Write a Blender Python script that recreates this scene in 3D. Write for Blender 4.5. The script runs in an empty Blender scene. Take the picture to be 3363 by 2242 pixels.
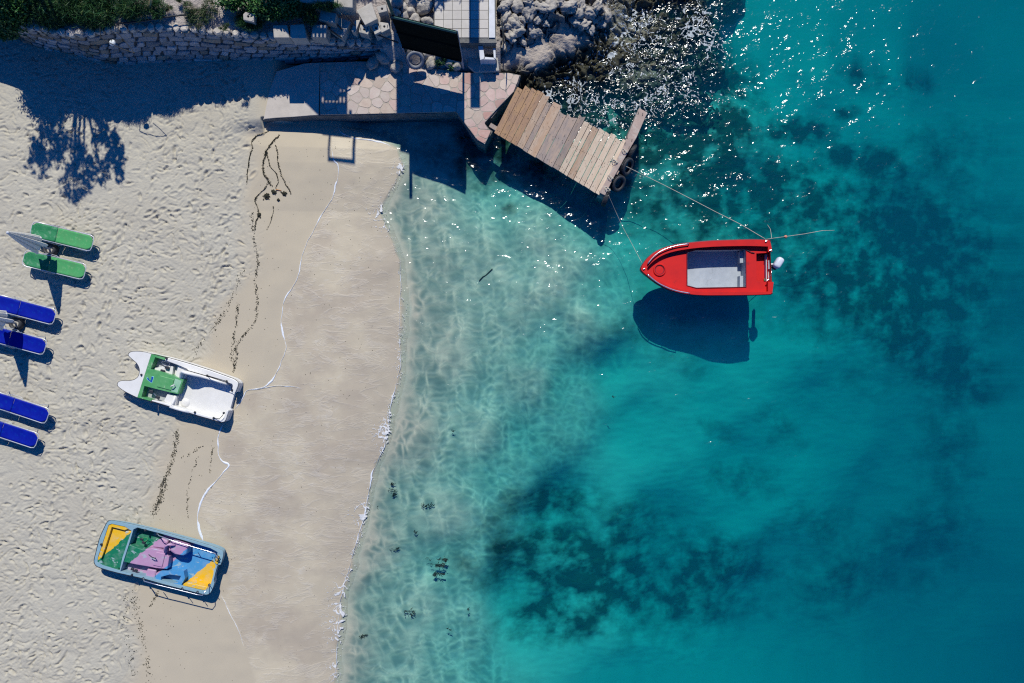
import bpy, bmesh, math, random
import numpy as np
from mathutils import Vector, Matrix, Euler
from mathutils.geometry import tessellate_polygon

# ------------------------------------------------------------------ scene, camera, light
SC = bpy.context.scene
COL = SC.collection
CX, CY, S, H = 1681.5, 1121.0, 105.0, 23.0       # picture centre (px), px per metre at z=0, camera height

cam_d = bpy.data.cameras.new('camera')
cam_d.sensor_width = 36.0
cam_d.lens = 36.0 * H / (3363.0 / S)
cam_d.clip_start = 0.5
cam_d.clip_end = 2000.0
cam = bpy.data.objects.new('camera', cam_d)
cam.location = (0, 0, H)
cam.rotation_euler = (0, 0, 0)
COL.objects.link(cam)
SC.camera = cam

SUN_EL = math.radians(47.0)
SUN_DIR = Vector((0.0, -1.0, -math.tan(SUN_EL)))      # the way the light travels
world = bpy.data.worlds.new('World')
SC.world = world
world.use_nodes = True
wn = world.node_tree
wn.nodes.clear()
sky = wn.nodes.new('ShaderNodeTexSky')
sky.sky_type = 'NISHITA'
sky.sun_disc = False
sky.sun_elevation = SUN_EL
sky.sun_rotation = 0.0
sky.ozone_density = 4.0
sky.dust_density = 0.3
tint = wn.nodes.new('ShaderNodeMixRGB')
tint.blend_type = 'MULTIPLY'
tint.inputs[0].default_value = 1.0
tint.inputs[2].default_value = (0.04, 0.42, 1.0, 1)
bg = wn.nodes.new('ShaderNodeBackground')
bg.inputs[1].default_value = 0.10
wo = wn.nodes.new('ShaderNodeOutputWorld')
wn.links.new(sky.outputs[0], tint.inputs[1])
wn.links.new(tint.outputs[0], bg.inputs[0])
wn.links.new(bg.outputs[0], wo.inputs[0])

sun_d = bpy.data.lights.new('sun', 'SUN')
sun_d.energy = 4.6
sun_d.angle = math.radians(0.5)
sun_d.color = (1.0, 0.97, 0.89)
sun = bpy.data.objects.new('sun', sun_d)
sun.rotation_euler = SUN_DIR.to_track_quat('-Z', 'Y').to_euler()
sun.location = (0, 30, 30)
COL.objects.link(sun)

vs = SC.view_settings
vs.view_transform = 'Standard'
vs.look = 'None'
vs.exposure = 0.0
vs.gamma = 1.0
vs.use_curve_mapping = False
SC.render.engine = 'CYCLES'
SC.cycles.max_bounces = 5
SC.cycles.diffuse_bounces = 2
SC.cycles.glossy_bounces = 2
SC.cycles.transmission_bounces = 2
SC.cycles.volume_bounces = 0
SC.cycles.transparent_max_bounces = 12
SC.cycles.caustics_reflective = False
SC.cycles.caustics_refractive = False
SC.cycles.sample_clamp_indirect = 1.2
SC.cycles.use_denoising = False
SC.cycles.denoiser = 'OPENIMAGEDENOISE'
SC.cycles.denoising_input_passes = 'RGB_ALBEDO_NORMAL'
SC.cycles.filter_width = 1.2

# ------------------------------------------------------------------ helpers
RNG = random.Random(7)
def k_at(z): return (H - z) / H
def P(px, py, z=0.0):
    """a point of the place seen at picture pixel px, py, standing at height z"""
    k = k_at(z)
    return Vector(((px - CX) / S * k, (CY - py) / S * k, z))
def G(px, py, z=0.0):
    """a point of the ground plan (plan pixels), at height z"""
    return Vector(((px - CX) / S, (CY - py) / S, z))

ORIG = {}
def props(o, label=None, cat=None, group=None, kind=None):
    if label: o['label'] = label
    if cat: o['category'] = cat
    if group: o['group'] = group
    if kind: o['kind'] = kind
    return o
def thing(name, loc, label, cat, group=None, rz=0.0):
    o = bpy.data.objects.new(name, None)
    o.empty_display_size = 0.1
    o.location = loc
    o.rotation_euler = (0, 0, rz)
    COL.objects.link(o)
    ORIG[o.name] = Vector(loc)
    return props(o, label, cat, group)
def link_mesh(name, me, mat, parent=None, loc=None, smooth=False, bevel=0.0, mats=None):
    o = bpy.data.objects.new(name, me)
    if mats:
        for m in mats: me.materials.append(m)
    elif mat: me.materials.append(mat)
    COL.objects.link(o)
    if parent is not None:
        o.parent = parent
        ORIG[o.name] = ORIG[parent.name]
    else:
        ORIG[o.name] = Vector(loc) if loc is not None else Vector((0, 0, 0))
        o.location = ORIG[o.name]
    if smooth:
        me.polygons.foreach_set('use_smooth', [True] * len(me.polygons))
    if bevel > 0:
        b = o.modifiers.new('bevel', 'BEVEL')
        b.width = bevel; b.segments = 2; b.limit_method = 'ANGLE'; b.angle_limit = math.radians(40)
    return o

class MB:
    def __init__(s):
        s.v = []; s.f = []; s.m = []; s.cur = 0
    def add(s, vs_, fs_):
        b = len(s.v)
        s.v.extend([tuple(v) for v in vs_])
        for f in fs_:
            s.f.append(tuple(i + b for i in f)); s.m.append(s.cur)
        return s
    def plate(s, outer, z0, z1, holes=()):
        """outer/holes: lists of plan points (Vector xy); extruded between z0 and z1 (numbers or callables)"""
        loops = [list(outer)] + [list(h) for h in holes]
        fz = z1 if callable(z1) else (lambda x, y: z1)
        gz = z0 if callable(z0) else (lambda x, y: z0)
        pts = [p for l in loops for p in l]
        tri = tessellate_polygon([[Vector((p[0], p[1], 0)) for p in l] for l in loops])
        n = len(pts)
        top = [(p[0], p[1], fz(p[0], p[1])) for p in pts]
        bot = [(p[0], p[1], gz(p[0], p[1])) for p in pts]
        fs = []
        for t in tri:
            a, b, c = (pts[i] for i in t)
            ar = (b[0]-a[0])*(c[1]-a[1]) - (b[1]-a[1])*(c[0]-a[0])
            if abs(ar) < 1e-12: continue
            t = tuple(t) if ar > 0 else tuple(reversed(t))
            fs.append(t); fs.append(tuple(i + n for i in reversed(t)))
        k = 0
        for li, l in enumerate(loops):
            m = len(l)
            area = sum(l[i][0]*l[(i+1) % m][1] - l[(i+1) % m][0]*l[i][1] for i in range(m))
            for i in range(m):
                a, b = k + i, k + (i + 1) % m
                q = (a, b, b + n, a + n)
                ccw = area > 0
                out = (not ccw) if li == 0 else ccw
                fs.append(q if out else tuple(reversed(q)))
            k += m
        return s.add(top + bot, fs)
    def box(s, c, size, rot=0.0, tilt=None):
        x, y, z = size[0]/2, size[1]/2, size[2]/2
        vs_ = [Vector((a*x, b*y, d*z)) for d in (-1, 1) for (a, b) in ((-1, -1), (1, -1), (1, 1), (-1, 1))]
        R = Matrix.Rotation(rot, 3, 'Z')
        if tilt is not None: R = R @ Euler(tilt).to_matrix()
        vs_ = [R @ v + Vector(c) for v in vs_]
        return s.add(vs_, [(3, 2, 1, 0), (4, 5, 6, 7), (0, 1, 5, 4), (1, 2, 6, 5), (2, 3, 7, 6), (3, 0, 4, 7)])
    def tube(s, pts, r, n=8, closed=False, taper=None):
        pts = [Vector(p) for p in pts]
        m = len(pts); rings = []
        for i, p in enumerate(pts):
            a = pts[(i - 1) % m] if (closed or i > 0) else pts[i]
            b = pts[(i + 1) % m] if (closed or i < m - 1) else pts[i]
            t = (b - a).normalized()
            up = Vector((0, 0, 1)) if abs(t.z) < 0.95 else Vector((1, 0, 0))
            x = t.cross(up).normalized(); y = x.cross(t).normalized()
            rr = r if taper is None else r * taper[i]
            rings.append([p + (x*math.cos(2*math.pi*j/n) + y*math.sin(2*math.pi*j/n))*rr for j in range(n)])
        vs_ = [v for g in rings for v in g]
        fs = []
        for i in range(m if closed else m - 1):
            for j in range(n):
                a = i*n + j; b = i*n + (j+1) % n; c = ((i+1) % m)*n + (j+1) % n; d = ((i+1) % m)*n + j
                fs.append((a, b, c, d))
        if not closed:
            fs.append(tuple(range(n))[::-1]); fs.append(tuple((m-1)*n + j for j in range(n)))
        return s.add(vs_, fs)
    def lathe(s, prof, n=24, M=None, closed=False):
        """prof: (r, z) pairs about z"""
        M = M or Matrix.Identity(4)
        vs_ = [M @ Vector((r*math.cos(2*math.pi*j/n), r*math.sin(2*math.pi*j/n), z)) for r, z in prof for j in range(n)]
        fs = []; m = len(prof)
        for i in range(m if closed else m - 1):
            for j in range(n):
                fs.append((i*n + j, i*n + (j+1) % n, ((i+1) % m)*n + (j+1) % n, ((i+1) % m)*n + j))
        return s.add(vs_, fs)
    def build(s, name, mat, parent=None, loc=None, smooth=False, bevel=0.0, mats=None):
        me = bpy.data.meshes.new(name)
        o0 = ORIG[parent.name] if parent is not None else (Vector(loc) if loc is not None else Vector((0, 0, 0)))
        me.from_pydata([(v[0]-o0.x, v[1]-o0.y, v[2]-o0.z) for v in s.v], [], s.f)
        me.update()
        o = link_mesh(name, me, mat, parent, loc, smooth, bevel, mats)
        if mats: me.polygons.foreach_set('material_index', s.m)
        return o

def copy_tree(o, parent=None):
    c = o.copy(); COL.objects.link(c)
    if parent is not None: c.parent = parent
    for ch in [x for x in bpy.data.objects if x.parent == o]:
        copy_tree(ch, c)
    return c

# ------------------------------------------------------------------ noise (numpy)
def _hash(ix, iy, seed):
    h = (ix.astype(np.int64)*374761393 + iy.astype(np.int64)*668265263 + seed*974634777) & 0xffffffff
    h = ((h ^ (h >> 13))*1274126177) & 0xffffffff
    return ((h ^ (h >> 16)) & 0xffff)/65536.0
def perlin(x, y, seed=0):
    x = np.asarray(x, float); y = np.asarray(y, float)
    xi = np.floor(x); yi = np.floor(y); fx = x-xi; fy = y-yi
    u = fx*fx*fx*(fx*(fx*6-15)+10); v = fy*fy*fy*(fy*(fy*6-15)+10)
    def g(ax, ay):
        a = _hash(xi+ax, yi+ay, seed)*2*math.pi
        return np.cos(a)*(fx-ax) + np.sin(a)*(fy-ay)
    return ((g(0, 0)*(1-u) + g(1, 0)*u)*(1-v) + (g(0, 1)*(1-u) + g(1, 1)*u)*v)*1.5
def fbm(x, y, seed=0, o=4, gain=0.5):
    t = 0; a = 1.0
    for i in range(o):
        t = t + a*perlin(x*2**i, y*2**i, seed+i*17); a *= gain
    return t
def sstep(a, b, x):
    t = np.clip((x-a)/(b-a), 0, 1); return t*t*(3-2*t)
def idw(px, py, pts, power=3.0, soft=40.0):
    num = np.zeros_like(px); den = np.zeros_like(px)
    for (a, b, z) in pts:
        w = 1.0/((px-a)**2 + (py-b)**2 + soft**2)**(power/2)
        num += w*z; den += w
    return num/den

# ------------------------------------------------------------------ materials
def newmat(name):
    m = bpy.data.materials.new(name); m.use_nodes = True
    nt = m.node_tree; nt.nodes.clear()
    out = nt.nodes.new('ShaderNodeOutputMaterial')
    return m, nt, out
def N(nt, typ, **kw):
    n = nt.nodes.new(typ)
    for k, v in kw.items():
        if k.startswith('i_'):
            key = k[2:]
            n.inputs[int(key) if key.isdigit() else key].default_value = v
        else: setattr(n, k, v)
    return n
def rgba(c): return (c[0], c[1], c[2], 1.0)
def mixc(nt, fac, a, b, blend='MIX'):
    n = nt.nodes.new('ShaderNodeMixRGB'); n.blend_type = blend
    for i, v in ((0, fac), (1, a), (2, b)):
        if hasattr(v, 'is_linked') or hasattr(v, 'links'): nt.links.new(v, n.inputs[i])
        elif i == 0: n.inputs[0].default_value = v
        else: n.inputs[i].default_value = rgba(v)
    return n.outputs[0]
def math_(nt, op, a, b=None, clamp=False):
    n = nt.nodes.new('ShaderNodeMath'); n.operation = op; n.use_clamp = clamp
    for i, v in ((0, a), (1, b)):
        if v is None: continue
        if hasattr(v, 'links'): nt.links.new(v, n.inputs[i])
        else: n.inputs[i].default_value = v
    return n.outputs[0]
def ramp(nt, fac, stops, interp='LINEAR'):
    n = nt.nodes.new('ShaderNodeValToRGB'); n.color_ramp.interpolation = interp
    e = n.color_ramp.elements
    while len(e) > 1: e.remove(e[-1])
    e[0].position = stops[0][0]; e[0].color = rgba(stops[0][1])
    for p, c in stops[1:]:
        x = e.new(p); x.color = rgba(c)
    nt.links.new(fac, n.inputs[0])
    return n.outputs[0]
def noise(nt, vec, scale, detail=4.0, rough=0.55, dist=0.0):
    n = nt.nodes.new('ShaderNodeTexNoise')
    n.inputs['Scale'].default_value = scale; n.inputs['Detail'].default_value = detail
    n.inputs['Roughness'].default_value = rough; n.inputs['Distortion'].default_value = dist
    if vec is not None: nt.links.new(vec, n.inputs['Vector'])
    return n.outputs[0]
def objco(nt):
    return nt.nodes.new('ShaderNodeTexCoord').outputs['Object']
def pos(nt):
    return nt.nodes.new('ShaderNodeNewGeometry').outputs['Position']
def scaled(nt, vec, sx, sy, sz=1.0, rz=0.0):
    m = nt.nodes.new('ShaderNodeMapping'); m.inputs['Scale'].default_value = (sx, sy, sz)
    m.inputs['Rotation'].default_value = (0, 0, rz)
    nt.links.new(vec, m.inputs['Vector']); return m.outputs[0]
def attr(nt, name):
    a = nt.nodes.new('ShaderNodeAttribute'); a.attribute_name = name; return a.outputs['Fac']
def principled(nt, out, col, rough=0.6, metal=0.0, spec=0.5, normal=None):
    p = nt.nodes.new('ShaderNodeBsdfPrincipled')
    if hasattr(col, 'links'): nt.links.new(col, p.inputs['Base Color'])
    else: p.inputs['Base Color'].default_value = rgba(col)
    if hasattr(rough, 'links'): nt.links.new(rough, p.inputs['Roughness'])
    else: p.inputs['Roughness'].default_value = rough
    p.inputs['Metallic'].default_value = metal
    p.inputs['Specular IOR Level'].default_value = spec
    if normal is not None: nt.links.new(normal, p.inputs['Normal'])
    nt.links.new(p.outputs[0], out.inputs[0]); return p
def bump(nt, h, strength=0.5, dist=0.02, normal=None):
    b = nt.nodes.new('ShaderNodeBump'); b.inputs['Strength'].default_value = strength
    b.inputs['Distance'].default_value = dist
    nt.links.new(h, b.inputs['Height'])
    if normal is not None: nt.links.new(normal, b.inputs['Normal'])
    return b.outputs[0]
def pm(name, c1, c2=None, scale=6.0, rough=0.6, bmp=0.0, bscale=30.0, bdist=0.01, metal=0.0, spec=0.4, rnd=0.0, stains=None):
    """procedural material: two colours mixed by noise, value spread per object, fine bump"""
    m, nt, out = newmat(name)
    co = objco(nt)
    c2 = c2 or tuple(x*0.8 for x in c1)
    n = noise(nt, co, scale, 5.0, 0.6)
    f = ramp(nt, n, [(0.35, (0, 0, 0)), (0.68, (1, 1, 1))])
    col = mixc(nt, f, c1, c2)
    if stains:
        sn = noise(nt, co, stains[1], 6.0, 0.65, 0.5)
        sf = ramp(nt, sn, [(stains[2], (0, 0, 0)), (stains[2]+0.09, (1, 1, 1))])
        col = mixc(nt, sf, col, stains[0])
    if rnd > 0:
        oi = nt.nodes.new('ShaderNodeObjectInfo')
        hs = nt.nodes.new('ShaderNodeHueSaturation')
        v = math_(nt, 'MULTIPLY_ADD', oi.outputs['Random'], 2*rnd); v.node.inputs[2].default_value = 1.0-rnd
        nt.links.new(v, hs.inputs['Value']); nt.links.new(col, hs.inputs['Color'])
        col = hs.outputs[0]
    nrm = bump(nt, noise(nt, co, bscale, 5.0, 0.6), bmp, bdist) if bmp > 0 else None
    principled(nt, out, col, rough, metal, spec, nrm)
    return m

M = {}
M['white_gel'] = pm('white_gelcoat', (0.74, 0.73, 0.69), (0.67, 0.66, 0.62), 3, 0.4, 0.05, 60, 0.003, stains=((0.60, 0.56, 0.48), 5, 0.66))
M['green_gel'] = pm('green_gelcoat', (0.07, 0.30, 0.10), (0.13, 0.36, 0.15), 4, 0.4, 0.05, 60, 0.003, stains=((0.42, 0.52, 0.36), 5, 0.60))
M['grey_floor'] = pm('grey_footwell', (0.42, 0.44, 0.44), (0.34, 0.36, 0.37), 5, 0.55)
M['rubber'] = pm('black_rubber', (0.018, 0.02, 0.024), (0.032, 0.033, 0.036), 9, 0.65, 0.2, 50, 0.004)
M['tyre'] = pm('tyre_rubber', (0.03, 0.032, 0.037), (0.055, 0.055, 0.058), 8, 0.6, 0.3, 40, 0.006)
M['tyre_grey'] = pm('dusty_tyre_rubber', (0.24, 0.25, 0.27), (0.17, 0.18, 0.2), 8, 0.7, 0.3, 40, 0.006)
M['steel'] = pm('steel_tube', (0.74, 0.75, 0.77), (0.6, 0.6, 0.62), 12, 0.28, metal=0.85)
M['alu'] = pm('white_aluminium', (0.72, 0.74, 0.76), (0.62, 0.63, 0.65), 12, 0.35, metal=0.4)
M['red'] = pm('red_gelcoat', (0.60, 0.017, 0.014), (0.50, 0.015, 0.015), 3, 0.45, 0.06, 50, 0.003, spec=0.25, stains=((0.36, 0.02, 0.02), 4, 0.62))
M['red_edge'] = pm('dark_red_strake', (0.16, 0.008, 0.02), (0.11, 0.006, 0.02), 5, 0.45)
M['boat_floor'] = pm('blue_grey_deck_paint', (0.40, 0.44, 0.48), (0.33, 0.37, 0.41), 5, 0.6, 0.2, 80, 0.004, stains=((0.27, 0.30, 0.33), 7, 0.60))
M['engine'] = pm('silver_cowl', (0.62, 0.65, 0.70), (0.52, 0.55, 0.60), 5, 0.35)
M['dark_plastic'] = pm('dark_plastic', (0.02, 0.025, 0.035), (0.03, 0.035, 0.04), 9, 0.5)
M['mark_blue'] = pm('blue_decal', (0.008, 0.07, 0.36), (0.008, 0.06, 0.32), 9, 0.4)
M['mark_cyan'] = pm('pale_cyan_decal', (0.30, 0.72, 0.66), (0.26, 0.66, 0.6), 9, 0.4)
M['concrete'] = pm('pale_concrete', (0.46, 0.43, 0.38), (0.36, 0.34, 0.30), 5, 0.85, 0.5, 30, 0.01, rnd=0.12, stains=((0.26, 0.25, 0.23), 6, 0.62))
M['concrete_dark'] = pm('weathered_concrete', (0.20, 0.20, 0.19), (0.11, 0.11, 0.10), 4, 0.9, 0.8, 14, 0.04)
M['slab'] = pm('sandy_concrete', (0.52, 0.47, 0.41), (0.44, 0.40, 0.35), 3, 0.9, 0.4, 30, 0.01)
M['mortar'] = pm('dark_mortar', (0.10, 0.10, 0.10), (0.065, 0.07, 0.07), 6, 0.95, 0.9, 14, 0.03)
M['joint'] = pm('paving_mortar', (0.43, 0.38, 0.32), (0.34, 0.30, 0.25), 6, 0.95, 0.4, 30, 0.01)
M['stone_a'] = pm('grey_wall_stone', (0.34, 0.34, 0.35), (0.22, 0.22, 0.22), 7, 0.9, 0.9, 12, 0.03, rnd=0.32)
M['stone_b'] = pm('tan_wall_stone', (0.30, 0.25, 0.19), (0.20, 0.17, 0.14), 7, 0.9, 0.9, 12, 0.03, rnd=0.35)
M['stone_c'] = pm('pale_wall_stone', (0.44, 0.42, 0.42), (0.30, 0.29, 0.28), 7, 0.9, 0.9, 12, 0.03, rnd=0.3)
M['coping'] = pm('pale_coping_stone', (0.56, 0.51, 0.44), (0.42, 0.38, 0.33), 7, 0.9, 0.9, 14, 0.02, rnd=0.2)
M['flag_red'] = pm('red_flagstone', (0.43, 0.25, 0.205), (0.47, 0.32, 0.27), 5, 0.85, 0.4, 20, 0.012, rnd=0.18)
M['flag_pink'] = pm('pink_flagstone', (0.51, 0.385, 0.335), (0.45, 0.32, 0.275), 5, 0.85, 0.4, 20, 0.012, rnd=0.15)
M['flag_tan'] = pm('cream_flagstone', (0.53, 0.44, 0.36), (0.47, 0.37, 0.30), 5, 0.85, 0.4, 20, 0.012, rnd=0.12)
M['flag_beige'] = pm('beige_flagstone', (0.52, 0.45, 0.39), (0.48, 0.39, 0.34), 5, 0.85, 0.4, 20, 0.012, rnd=0.1)
M['tile'] = pm('pale_terrace_tile', (0.52, 0.49, 0.44), (0.45, 0.42, 0.38), 4, 0.7, 0.2, 30, 0.005, rnd=0.06)
M['rope'] = pm('weathered_rope', (0.50, 0.46, 0.38), (0.36, 0.34, 0.28), 30, 0.9)
M['float_orange'] = pm('faded_orange_float', (0.60, 0.22, 0.14), (0.5, 0.2, 0.13), 9, 0.6)
M['board'] = pm('dark_green_board', (0.003, 0.006, 0.006), (0.005, 0.009, 0.009), 3, 1.0, 0.2, 20, 0.01, spec=0.03)
M['board_edge'] = pm('green_board_frame', (0.02, 0.075, 0.065), (0.03, 0.09, 0.08), 5, 0.6)
M['pole'] = pm('pale_metal_post', (0.35, 0.38, 0.42), (0.28, 0.3, 0.33), 6, 0.5)
M['dark_metal'] = pm('dark_iron', (0.015, 0.02, 0.024), (0.03, 0.03, 0.033), 9, 0.6)
M['yellow_wood'] = pm('yellow_timber', (0.55, 0.42, 0.18), (0.45, 0.33, 0.14), 9, 0.75)
M['canvas'] = pm('cream_canvas', (0.80, 0.77, 0.70), (0.74, 0.72, 0.66), 6, 0.85, 0.2, 40, 0.004)
M['foam'] = pm('sea_foam', (0.80, 0.82, 0.84), (0.64, 0.69, 0.74), 14, 0.55, 0.6, 40, 0.02)
M['foam_edge'] = pm('soft_sea_foam', (0.70, 0.70, 0.68), (0.52, 0.53, 0.53), 14, 0.5, 0.4, 40, 0.01)
M['foam_grey'] = pm('thin_sea_foam', (0.46, 0.50, 0.52), (0.24, 0.28, 0.30), 9, 0.4, 0.6, 40, 0.02)
M['weed'] = pm('dark_seaweed', (0.020, 0.026, 0.014), (0.045, 0.036, 0.022), 8, 0.75)
M['weed_wet'] = pm('wet_seaweed', (0.008, 0.014, 0.008), (0.02, 0.024, 0.012), 8, 0.6)
M['driftwood'] = pm('orange_driftwood', (0.48, 0.22, 0.07), (0.38, 0.17, 0.06), 12, 0.8)
M['lamp_white'] = pm('white_lamp_shade', (0.75, 0.78, 0.78), (0.66, 0.7, 0.7), 6, 0.4)
M['bark'] = pm('bark', (0.10, 0.075, 0.05), (0.06, 0.045, 0.032), 9, 0.9, 0.8, 20, 0.02)
M['white_paint'] = pm('chalky_white_paint', (0.62, 0.64, 0.66), (0.5, 0.52, 0.55), 6, 0.6)
M['boulder'] = pm('limestone_boulder', (0.46, 0.42, 0.36), (0.27, 0.25, 0.22), 5, 0.9, 1.0, 9, 0.05, stains=((0.42, 0.27, 0.17), 3, 0.63))
M['reed'] = pm('dry_reed', (0.42, 0.32, 0.18), (0.33, 0.25, 0.14), 12, 0.85)

def leaf_mat(name, dark, light, dry=None):
    m, nt, out = newmat(name)
    t = attr(nt, 'tone')
    stops = [(0.0, dark), (0.75, light)]
    if dry: stops.append((0.97, dry))
    col = ramp(nt, t, stops)
    p = principled(nt, out, col, 0.55, 0, 0.4)
    return m
M['leaf_a'] = leaf_mat('bush_leaf', (0.010, 0.048, 0.012), (0.042, 0.15, 0.028), (0.16, 0.25, 0.06))
M['leaf_b'] = leaf_mat('grass_blade', (0.008, 0.042, 0.014), (0.034, 0.12, 0.032), (0.12, 0.17, 0.05))
M['leaf_c'] = leaf_mat('dry_grass_blade', (0.02, 0.05, 0.02), (0.06, 0.11, 0.035), (0.26, 0.22, 0.11))

def wood_mat(name, base, dark, rust):
    m, nt, out = newmat(name)
    co = objco(nt)
    oi = nt.nodes.new('ShaderNodeObjectInfo')
    off = nt.nodes.new('ShaderNodeVectorMath'); off.operation = 'ADD'
    comb = nt.nodes.new('ShaderNodeCombineXYZ')
    r37 = math_(nt, 'MULTIPLY', oi.outputs['Random'], 37.0)
    nt.links.new(r37, comb.inputs[0]); nt.links.new(r37, comb.inputs[1])
    rot = nt.nodes.new('ShaderNodeVectorRotate'); rot.rotation_type = 'Z_AXIS'
    rot.inputs['Angle'].default_value = -math.atan2(505, 257)
    nt.links.new(co, rot.inputs['Vector'])
    nt.links.new(rot.outputs[0], off.inputs[0]); nt.links.new(comb.outputs[0], off.inputs[1])
    g = noise(nt, scaled(nt, off.outputs[0], 1.2, 22.0, 1.0), 3.0, 6.0, 0.6, 0.4)
    big = noise(nt, scaled(nt, off.outputs[0], 1.4, 4.0, 1.0), 1.5, 4.0, 0.6)
    spot = noise(nt, scaled(nt, off.outputs[0], 3.0, 6.0, 1.0), 3.0, 3.0, 0.5)
    f = ramp(nt, g, [(0.36, (1, 1, 1)), (0.6, (0, 0, 0))])
    col = mixc(nt, math_(nt, 'MULTIPLY', f, 0.8), base, dark)
    col = mixc(nt, math_(nt, 'MULTIPLY', ramp(nt, big, [(0.42, (0, 0, 0)), (0.62, (1, 1, 1))]), 0.75), col, rust)
    col = mixc(nt, math_(nt, 'MULTIPLY', ramp(nt, spot, [(0.62, (0, 0, 0)), (0.69, (1, 1, 1))]), 0.8), col, tuple(x*0.45 for x in dark))
    hs = nt.nodes.new('ShaderNodeHueSaturation')
    v = math_(nt, 'MULTIPLY_ADD', oi.outputs['Random'], 0.30); v.node.inputs[2].default_value = 0.82
    nt.links.new(v, hs.inputs['Value']); nt.links.new(col, hs.inputs['Color'])
    nrm = bump(nt, g, 0.4, 0.006)
    principled(nt, out, hs.outputs[0], 0.8, 0, 0.25, nrm)
    return m
M['wood_brown'] = wood_mat('brown_plank_wood', (0.36, 0.22, 0.13), (0.18, 0.125, 0.10), (0.38, 0.235, 0.12))
M['wood_mid'] = wood_mat('worn_plank_wood', (0.56, 0.42, 0.30), (0.34, 0.25, 0.19), (0.46, 0.30, 0.19))
M['wood_grey'] = wood_mat('grey_plank_wood', (0.34, 0.275, 0.235), (0.22, 0.185, 0.17), (0.42, 0.31, 0.23))
M['wood_pale'] = wood_mat('pale_plank_wood', (0.66, 0.535, 0.40), (0.50, 0.40, 0.30), (0.58, 0.44, 0.31))

def sling_mat(name, c, c2, rough, stain):
    m, nt, out = newmat(name)
    co = objco(nt)
    big = noise(nt, co, 3.5, 4, 0.6, 0.6)
    col = mixc(nt, ramp(nt, big, [(0.4, (0, 0, 0)), (0.65, (1, 1, 1))]), c, c2)
    sp = noise(nt, co, 9.0, 5, 0.6)
    col = mixc(nt, math_(nt, 'MULTIPLY', ramp(nt, sp, [(0.54, (0, 0, 0)), (0.68, (1, 1, 1))]), 0.75), col, stain)
    w = noise(nt, scaled(nt, co, 60, 60), 2.0, 2)
    principled(nt, out, col, rough, 0, 0.12, bump(nt, w, 0.15, 0.002))
    return m
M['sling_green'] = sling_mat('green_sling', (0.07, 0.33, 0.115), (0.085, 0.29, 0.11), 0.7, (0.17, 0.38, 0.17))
M['sling_green_shade'] = sling_mat('shaded_green_sling', (0.022, 0.19, 0.075), (0.05, 0.25, 0.11), 0.7, (0.16, 0.32, 0.20))  # backrest green painted darker to stand for its tilt in the light
M['sling_blue'] = sling_mat('blue_sling', (0.001, 0.008, 0.26), (0.001, 0.013, 0.31), 0.6, (0.001, 0.03, 0.30))

# paint of the many-coloured pedal boat: diagonal bands, jagged and worn where they meet
def paint_mat(ax, ay, off):
    m, nt, out = newmat('banded_boat_paint')
    p = pos(nt)
    d = nt.nodes.new('ShaderNodeVectorMath'); d.operation = 'DOT_PRODUCT'
    nt.links.new(p, d.inputs[0]); d.inputs[1].default_value = (ax, ay, 0)
    s_ = math_(nt, 'ADD', d.outputs['Value'], off)
    j = noise(nt, p, 9.0, 3, 0.6)
    jj = math_(nt, 'MULTIPLY', math_(nt, 'SUBTRACT', j, 0.5), 0.03)
    s_ = math_(nt, 'ADD', s_, jj)
    col = ramp(nt, s_, [(0.0, (0.74, 0.43, 0.012)), (0.3475, (0.008, 0.17, 0.085)), (0.515, (0.44, 0.25, 0.40)),
                        (0.712, (0.06, 0.27, 0.53)), (0.895, (0.74, 0.43, 0.012))], 'CONSTANT')
    wn_ = noise(nt, scaled(nt, p, 3.0, 6.0, 3.0, 0.5), 1.1, 5, 0.6, 0.4)
    wear = ramp(nt, wn_, [(0.585, (0, 0, 0)), (0.61, (1, 1, 1))])
    worn = mixc(nt, math_(nt, 'MULTIPLY', wear, 0.75), col, (0.34, 0.44, 0.46))
    soft = noise(nt, p, 5.0, 4, 0.6)
    worn = mixc(nt, math_(nt, 'MULTIPLY', ramp(nt, soft, [(0.45, (0, 0, 0)), (0.75, (1, 1, 1))]), 0.25), worn, (0.45, 0.47, 0.52))
    principled(nt, out, worn, 0.45, 0, 0.4)
    return m
_sc = 500/2306.0
_kz = k_at(0.25)
M['paint'] = paint_mat(S/_kz/_sc*0.64/2000, -S/_kz/_sc*0.77/2000, ((CX-280)/_sc*0.64 + (CY-1680)/_sc*0.77)/2000)
M['rim_blue'] = pm('pale_blue_rim', (0.25, 0.39, 0.45), (0.20, 0.34, 0.41), 4, 0.45, stains=((0.16, 0.30, 0.40), 5, 0.6))

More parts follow.
